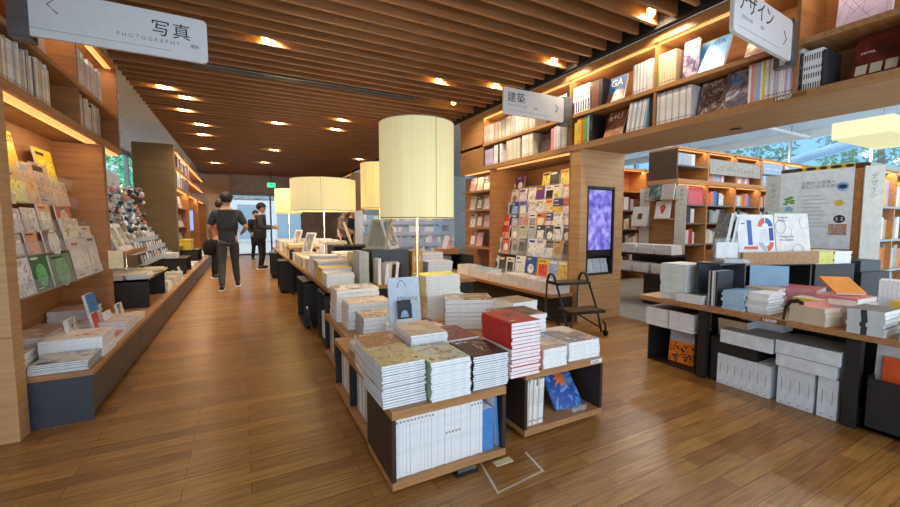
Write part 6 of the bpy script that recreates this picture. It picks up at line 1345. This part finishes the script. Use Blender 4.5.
person('person in rust top bent over the bench beyond the walking man', (-.55, 10.2, 0), R(100), dict(lean=.12,
    left_elbow=(.25, -.12, 1.12), left_hand=(.16, -.36, 1.08), right_elbow=(-.25, -.12, 1.12), right_hand=(-.16, -.36, 1.08),
    left_knee=(.1, -.02, .48), left_foot=(.11, .02, 0), right_knee=(-.1, -.02, .48), right_foot=(-.11, .02, 0), face=(0, -1), head=(0, -.06)),
    dict(top=plain('rust_top', (170, 110, 90), .85), legs=BLKC, shoe=SHOE, sleeve='long'), .98)
person('woman in black cap and white mask reading beside the centre tables', (.46, 11.7, 0), R(82), dict(
    left_elbow=(.24, -.06, 1.13), left_hand=(.12, -.32, 1.14), right_elbow=(-.25, -.04, 1.12), right_hand=(-.10, -.30, 1.10),
    left_knee=(.09, -.03, .48), left_foot=(.10, .03, 0), right_knee=(-.09, -.02, .48), right_foot=(-.10, .05, 0), face=(0, -1), head=(0, -.03)),
    dict(top=plain('charcoal_jacket', (62, 62, 70), .8), legs=BLKC, shoe=BLKC, sleeve='long', cap=BLKC, brim=True, mask=True), .99)
ph = empty('booklet', 'small dark booklet held by the woman in the cap', 'booklet', (.84, 11.68, 1.10), R(82)); m = MB(); m.box(-.1, .1, -.06, .08, 0, .012, CDG, RX(30)); m.build('cover', ph); m = MB(); m.box(-.095, .095, -.055, .078, .012, .02, PAPER, RX(30)); m.build('page_block', ph)
b2 = empty('shoulder_bag', 'black crossbody bag on the hip of the woman in the cap', 'bag', (.40, 11.45, .82)); m = MB(); m.box(-.14, .14, -.05, .05, 0, .22, BLKC); m.build('body', b2, .02); m = MB(); m.tube([(-.13, 0, .2), (-.03, .12, .45), (.05, .22, .62)], .012, BLKC); m.build('strap', b2)
person('person in long black coat and mask near the back door', (.42, 14.6, 0), R(20), dict(
    left_elbow=(.24, .0, 1.12), left_hand=(.2, -.18, .95), right_elbow=(-.24, .0, 1.12), right_hand=(-.2, -.18, .95),
    left_knee=(.09, -.06, .48), left_foot=(.10, -.08, 0), right_knee=(-.09, .02, .48), right_foot=(-.10, .12, 0), face=(0, -1), head=(0, -.02)),
    dict(top=BLKC, legs=BLKC, shoe=BLKC, sleeve='long', coat=True, mask=True), .93)
for k, (x, y) in enumerate(((1.62, 10.9), (1.95, 11.3))):
    person(('person in grey top browsing beyond the wide lampshade', 'person in dark top browsing right of the wide lampshade')[k], (x + .9, y + .6, 0), R(60), dict(lean=.08,
        left_elbow=(.24, -.06, 1.12), left_hand=(.16, -.28, 1.04), right_elbow=(-.24, -.06, 1.12), right_hand=(-.16, -.28, 1.04),
        left_knee=(.1, -.02, .48), left_foot=(.11, .02, 0), right_knee=(-.1, -.02, .48), right_foot=(-.11, .02, 0), face=(0, -1), head=(0, -.06)),
        dict(top=[plain('taupe_top', (150, 130, 124), .85), BLKC][k], legs=BLKC, shoe=SHOE, sleeve='long'), .95)

# ================================================================== LIGHT AND CAMERA
w = bpy.data.worlds.new('daylight'); SC.world = w; w.use_nodes = True
bgd = w.node_tree.nodes['Background']; bgd.inputs[0].default_value = (.74, .87, 1.0, 1); bgd.inputs[1].default_value = 1.5
def lamp_light(loc, e, col=(1, .82, .55), size=.08):
    l = bpy.data.lights.new('bulb_light', 'POINT'); l.energy = e; l.color = col; l.shadow_soft_size = size
    o = bpy.data.objects.new('bulb_light', l); C.objects.link(o); o.location = loc
for p, e in (((1.275, 3.0, 1.6), 12), ((1.075, 6.0, 1.6), 12), ((1.80, 5.62, 1.75), 10), ((.88, 8.85, 1.7), 10)): lamp_light(p, e)
def strip_light(loc, sx, sy, e, rot):
    l = bpy.data.lights.new('strip_light', 'AREA'); l.shape = 'RECTANGLE'; l.size = sx; l.size_y = sy; l.energy = e; l.color = (1, .72, .42)
    o = bpy.data.objects.new('strip_light', l); C.objects.link(o); o.location = loc; o.rotation_euler = rot
strip_light((RX_ + .04, 2.85, 2.914), .03, 6.8, 12, (0, R(-35), 0))
strip_light((RX_ + .105, 4.5, 2.068), .04, 1.5, 3, (0, R(-30), 0)); strip_light((RX_ + .105, 5.9, 2.068), .04, .8, 2, (0, R(-30), 0))
strip_light((LX - .065, 3.93, 1.92), .05, 1.5, 3.5, (0, R(30), 0)); strip_light((LX - .065, 5.15, 1.92), .05, .6, 3, (0, R(20), 0)); strip_light((LX - .065, 4.3, 2.815), .04, 2.2, 5, (0, R(30), 0))
strip_light((LX - .06, 13, 2.66), .05, 6.5, 12, (0, R(20), 0)); strip_light((LX - .06, 13, 2.28), .05, 6.5, 8, (0, R(20), 0)); strip_light((LX - .06, 13, 1.90), .05, 6.5, 12, (0, R(20), 0))
strip_light((8.8, 4.08, 1.845), 5, .04, 6, (R(-20), 0, 0)); strip_light((8.8, 4.08, 2.405), 5, .04, 5, (R(-20), 0, 0)); strip_light((7, 1.56, 1.725), 3, .04, 5, (R(-20), 0, 0)); strip_light((7.7, 5.77, 2.325), 3, .04, 6, (R(-20), 0, 0))
# the next room's own ceiling lamps
for x, y in ((6, 2.2), (8, 2.2), (6.5, 4.6), (9, 4.6), (8, 7)): 
    l = bpy.data.lights.new('rail_spot', 'POINT'); l.energy = 30; l.color = (1, .96, .90); l.shadow_soft_size = .1
    o = bpy.data.objects.new('rail_spot', l); C.objects.link(o); o.location = (x, y, 3.2)
cam = bpy.data.cameras.new('camera'); co = bpy.data.objects.new('camera', cam); C.objects.link(co)
co.location = (0, 0, CH); co.rotation_euler = (PI / 2 - PIT, 0, -YAW)
cam.sensor_width = 36; cam.lens = CF / 900 * 36; cam.clip_start = .05; cam.clip_end = 200
SC.camera = co
SC.view_settings.view_transform = 'Standard'; SC.view_settings.look = 'None'; SC.view_settings.gamma = 1; SC.view_settings.use_curve_mapping = False
SC.view_settings.exposure = 0.6

# ================================================================== VERY MANY BOOKS: the small and hidden ones become one mass per kind
bpy.context.view_layer.update()
from mathutils.bvhtree import BVHTree
CLEAR = {ACRY.name, GLASS.name, FROST.name}
seen = {}
def root_of(o):
    while o.parent is not None: o = o.parent
    return o
bv, bp, bo = [], [], []
for o in list(C.objects):
    if o.type != 'MESH': continue
    M = o.matrix_world; k = len(bv); bv += [M @ q.co for q in o.data.vertices]; rn = root_of(o).name; ms = o.data.materials
    for pl_ in o.data.polygons:
        if len(ms) and ms[min(pl_.material_index, len(ms) - 1)].name in CLEAR: continue
        bp.append([k + a for a in pl_.vertices]); bo.append(rn)
tree_ = BVHTree.FromPolygons(bv, bp)
org = Vector((0, 0, CH))
for v in range(507):
    for u in range(900):
        hit = tree_.ray_cast(org, Vector(_ray(u + .5, v + .5)))
        if hit[2] is not None: seen[bo[hit[2]]] = seen.get(bo[hit[2]], 0) + 1
MASS = {'book': 'farther and partly hidden books packed on the shelves, racks and lower piles', 'magazine': 'smaller and partly hidden magazines packed on the shelves and lower piles'}
def merge_mass(cat, objs, label):
    mb = MB()
    for o in objs:
        for q in [o] + list(o.children):
            M = q.matrix_world; me = q.data; k = len(mb.v); mb.v += [tuple(M @ w.co) for w in me.vertices]
            ix = [mb._m(x) for x in me.materials]
            for pl_ in me.polygons: mb.f.append(tuple(k + a for a in pl_.vertices)); mb.i.append(ix[pl_.material_index]); mb.sm.append(False)
    for o in objs:
        for q in list(o.children): bpy.data.objects.remove(q)
        bpy.data.objects.remove(o)
    b = mb.build(cat + '_mass'); b['kind'] = 'stuff'; b['label'] = label; b['category'] = cat
for cat, label in MASS.items():
    obs = [o for o in C.objects if o.parent is None and o.get('category') == cat]
    obs.sort(key=lambda o: -seen.get(o.name, 0))
    rest = obs[300:] + [o for o in obs[:300] if seen.get(o.name, 0) < 3]
    print('MASS', cat, len(obs), len(rest), seen.get(obs[299].name, 0) if len(obs) > 299 else '')
    if rest: merge_mass(cat, rest, label)
for o in [q for q in C.objects if q.get('category') in ('charm', 'postcard', 'frame') and seen.get(q.name, 0) < 1]:
    for q in list(o.children): bpy.data.objects.remove(q)
    bpy.data.objects.remove(o)
for o in C.objects:
    if o.parent is None and o.get('label') and o.get('kind') is None and seen.get(o.name, 0) < 1 and o.get('category') not in MASS: print('UNSEEN', o.name, o['label'])
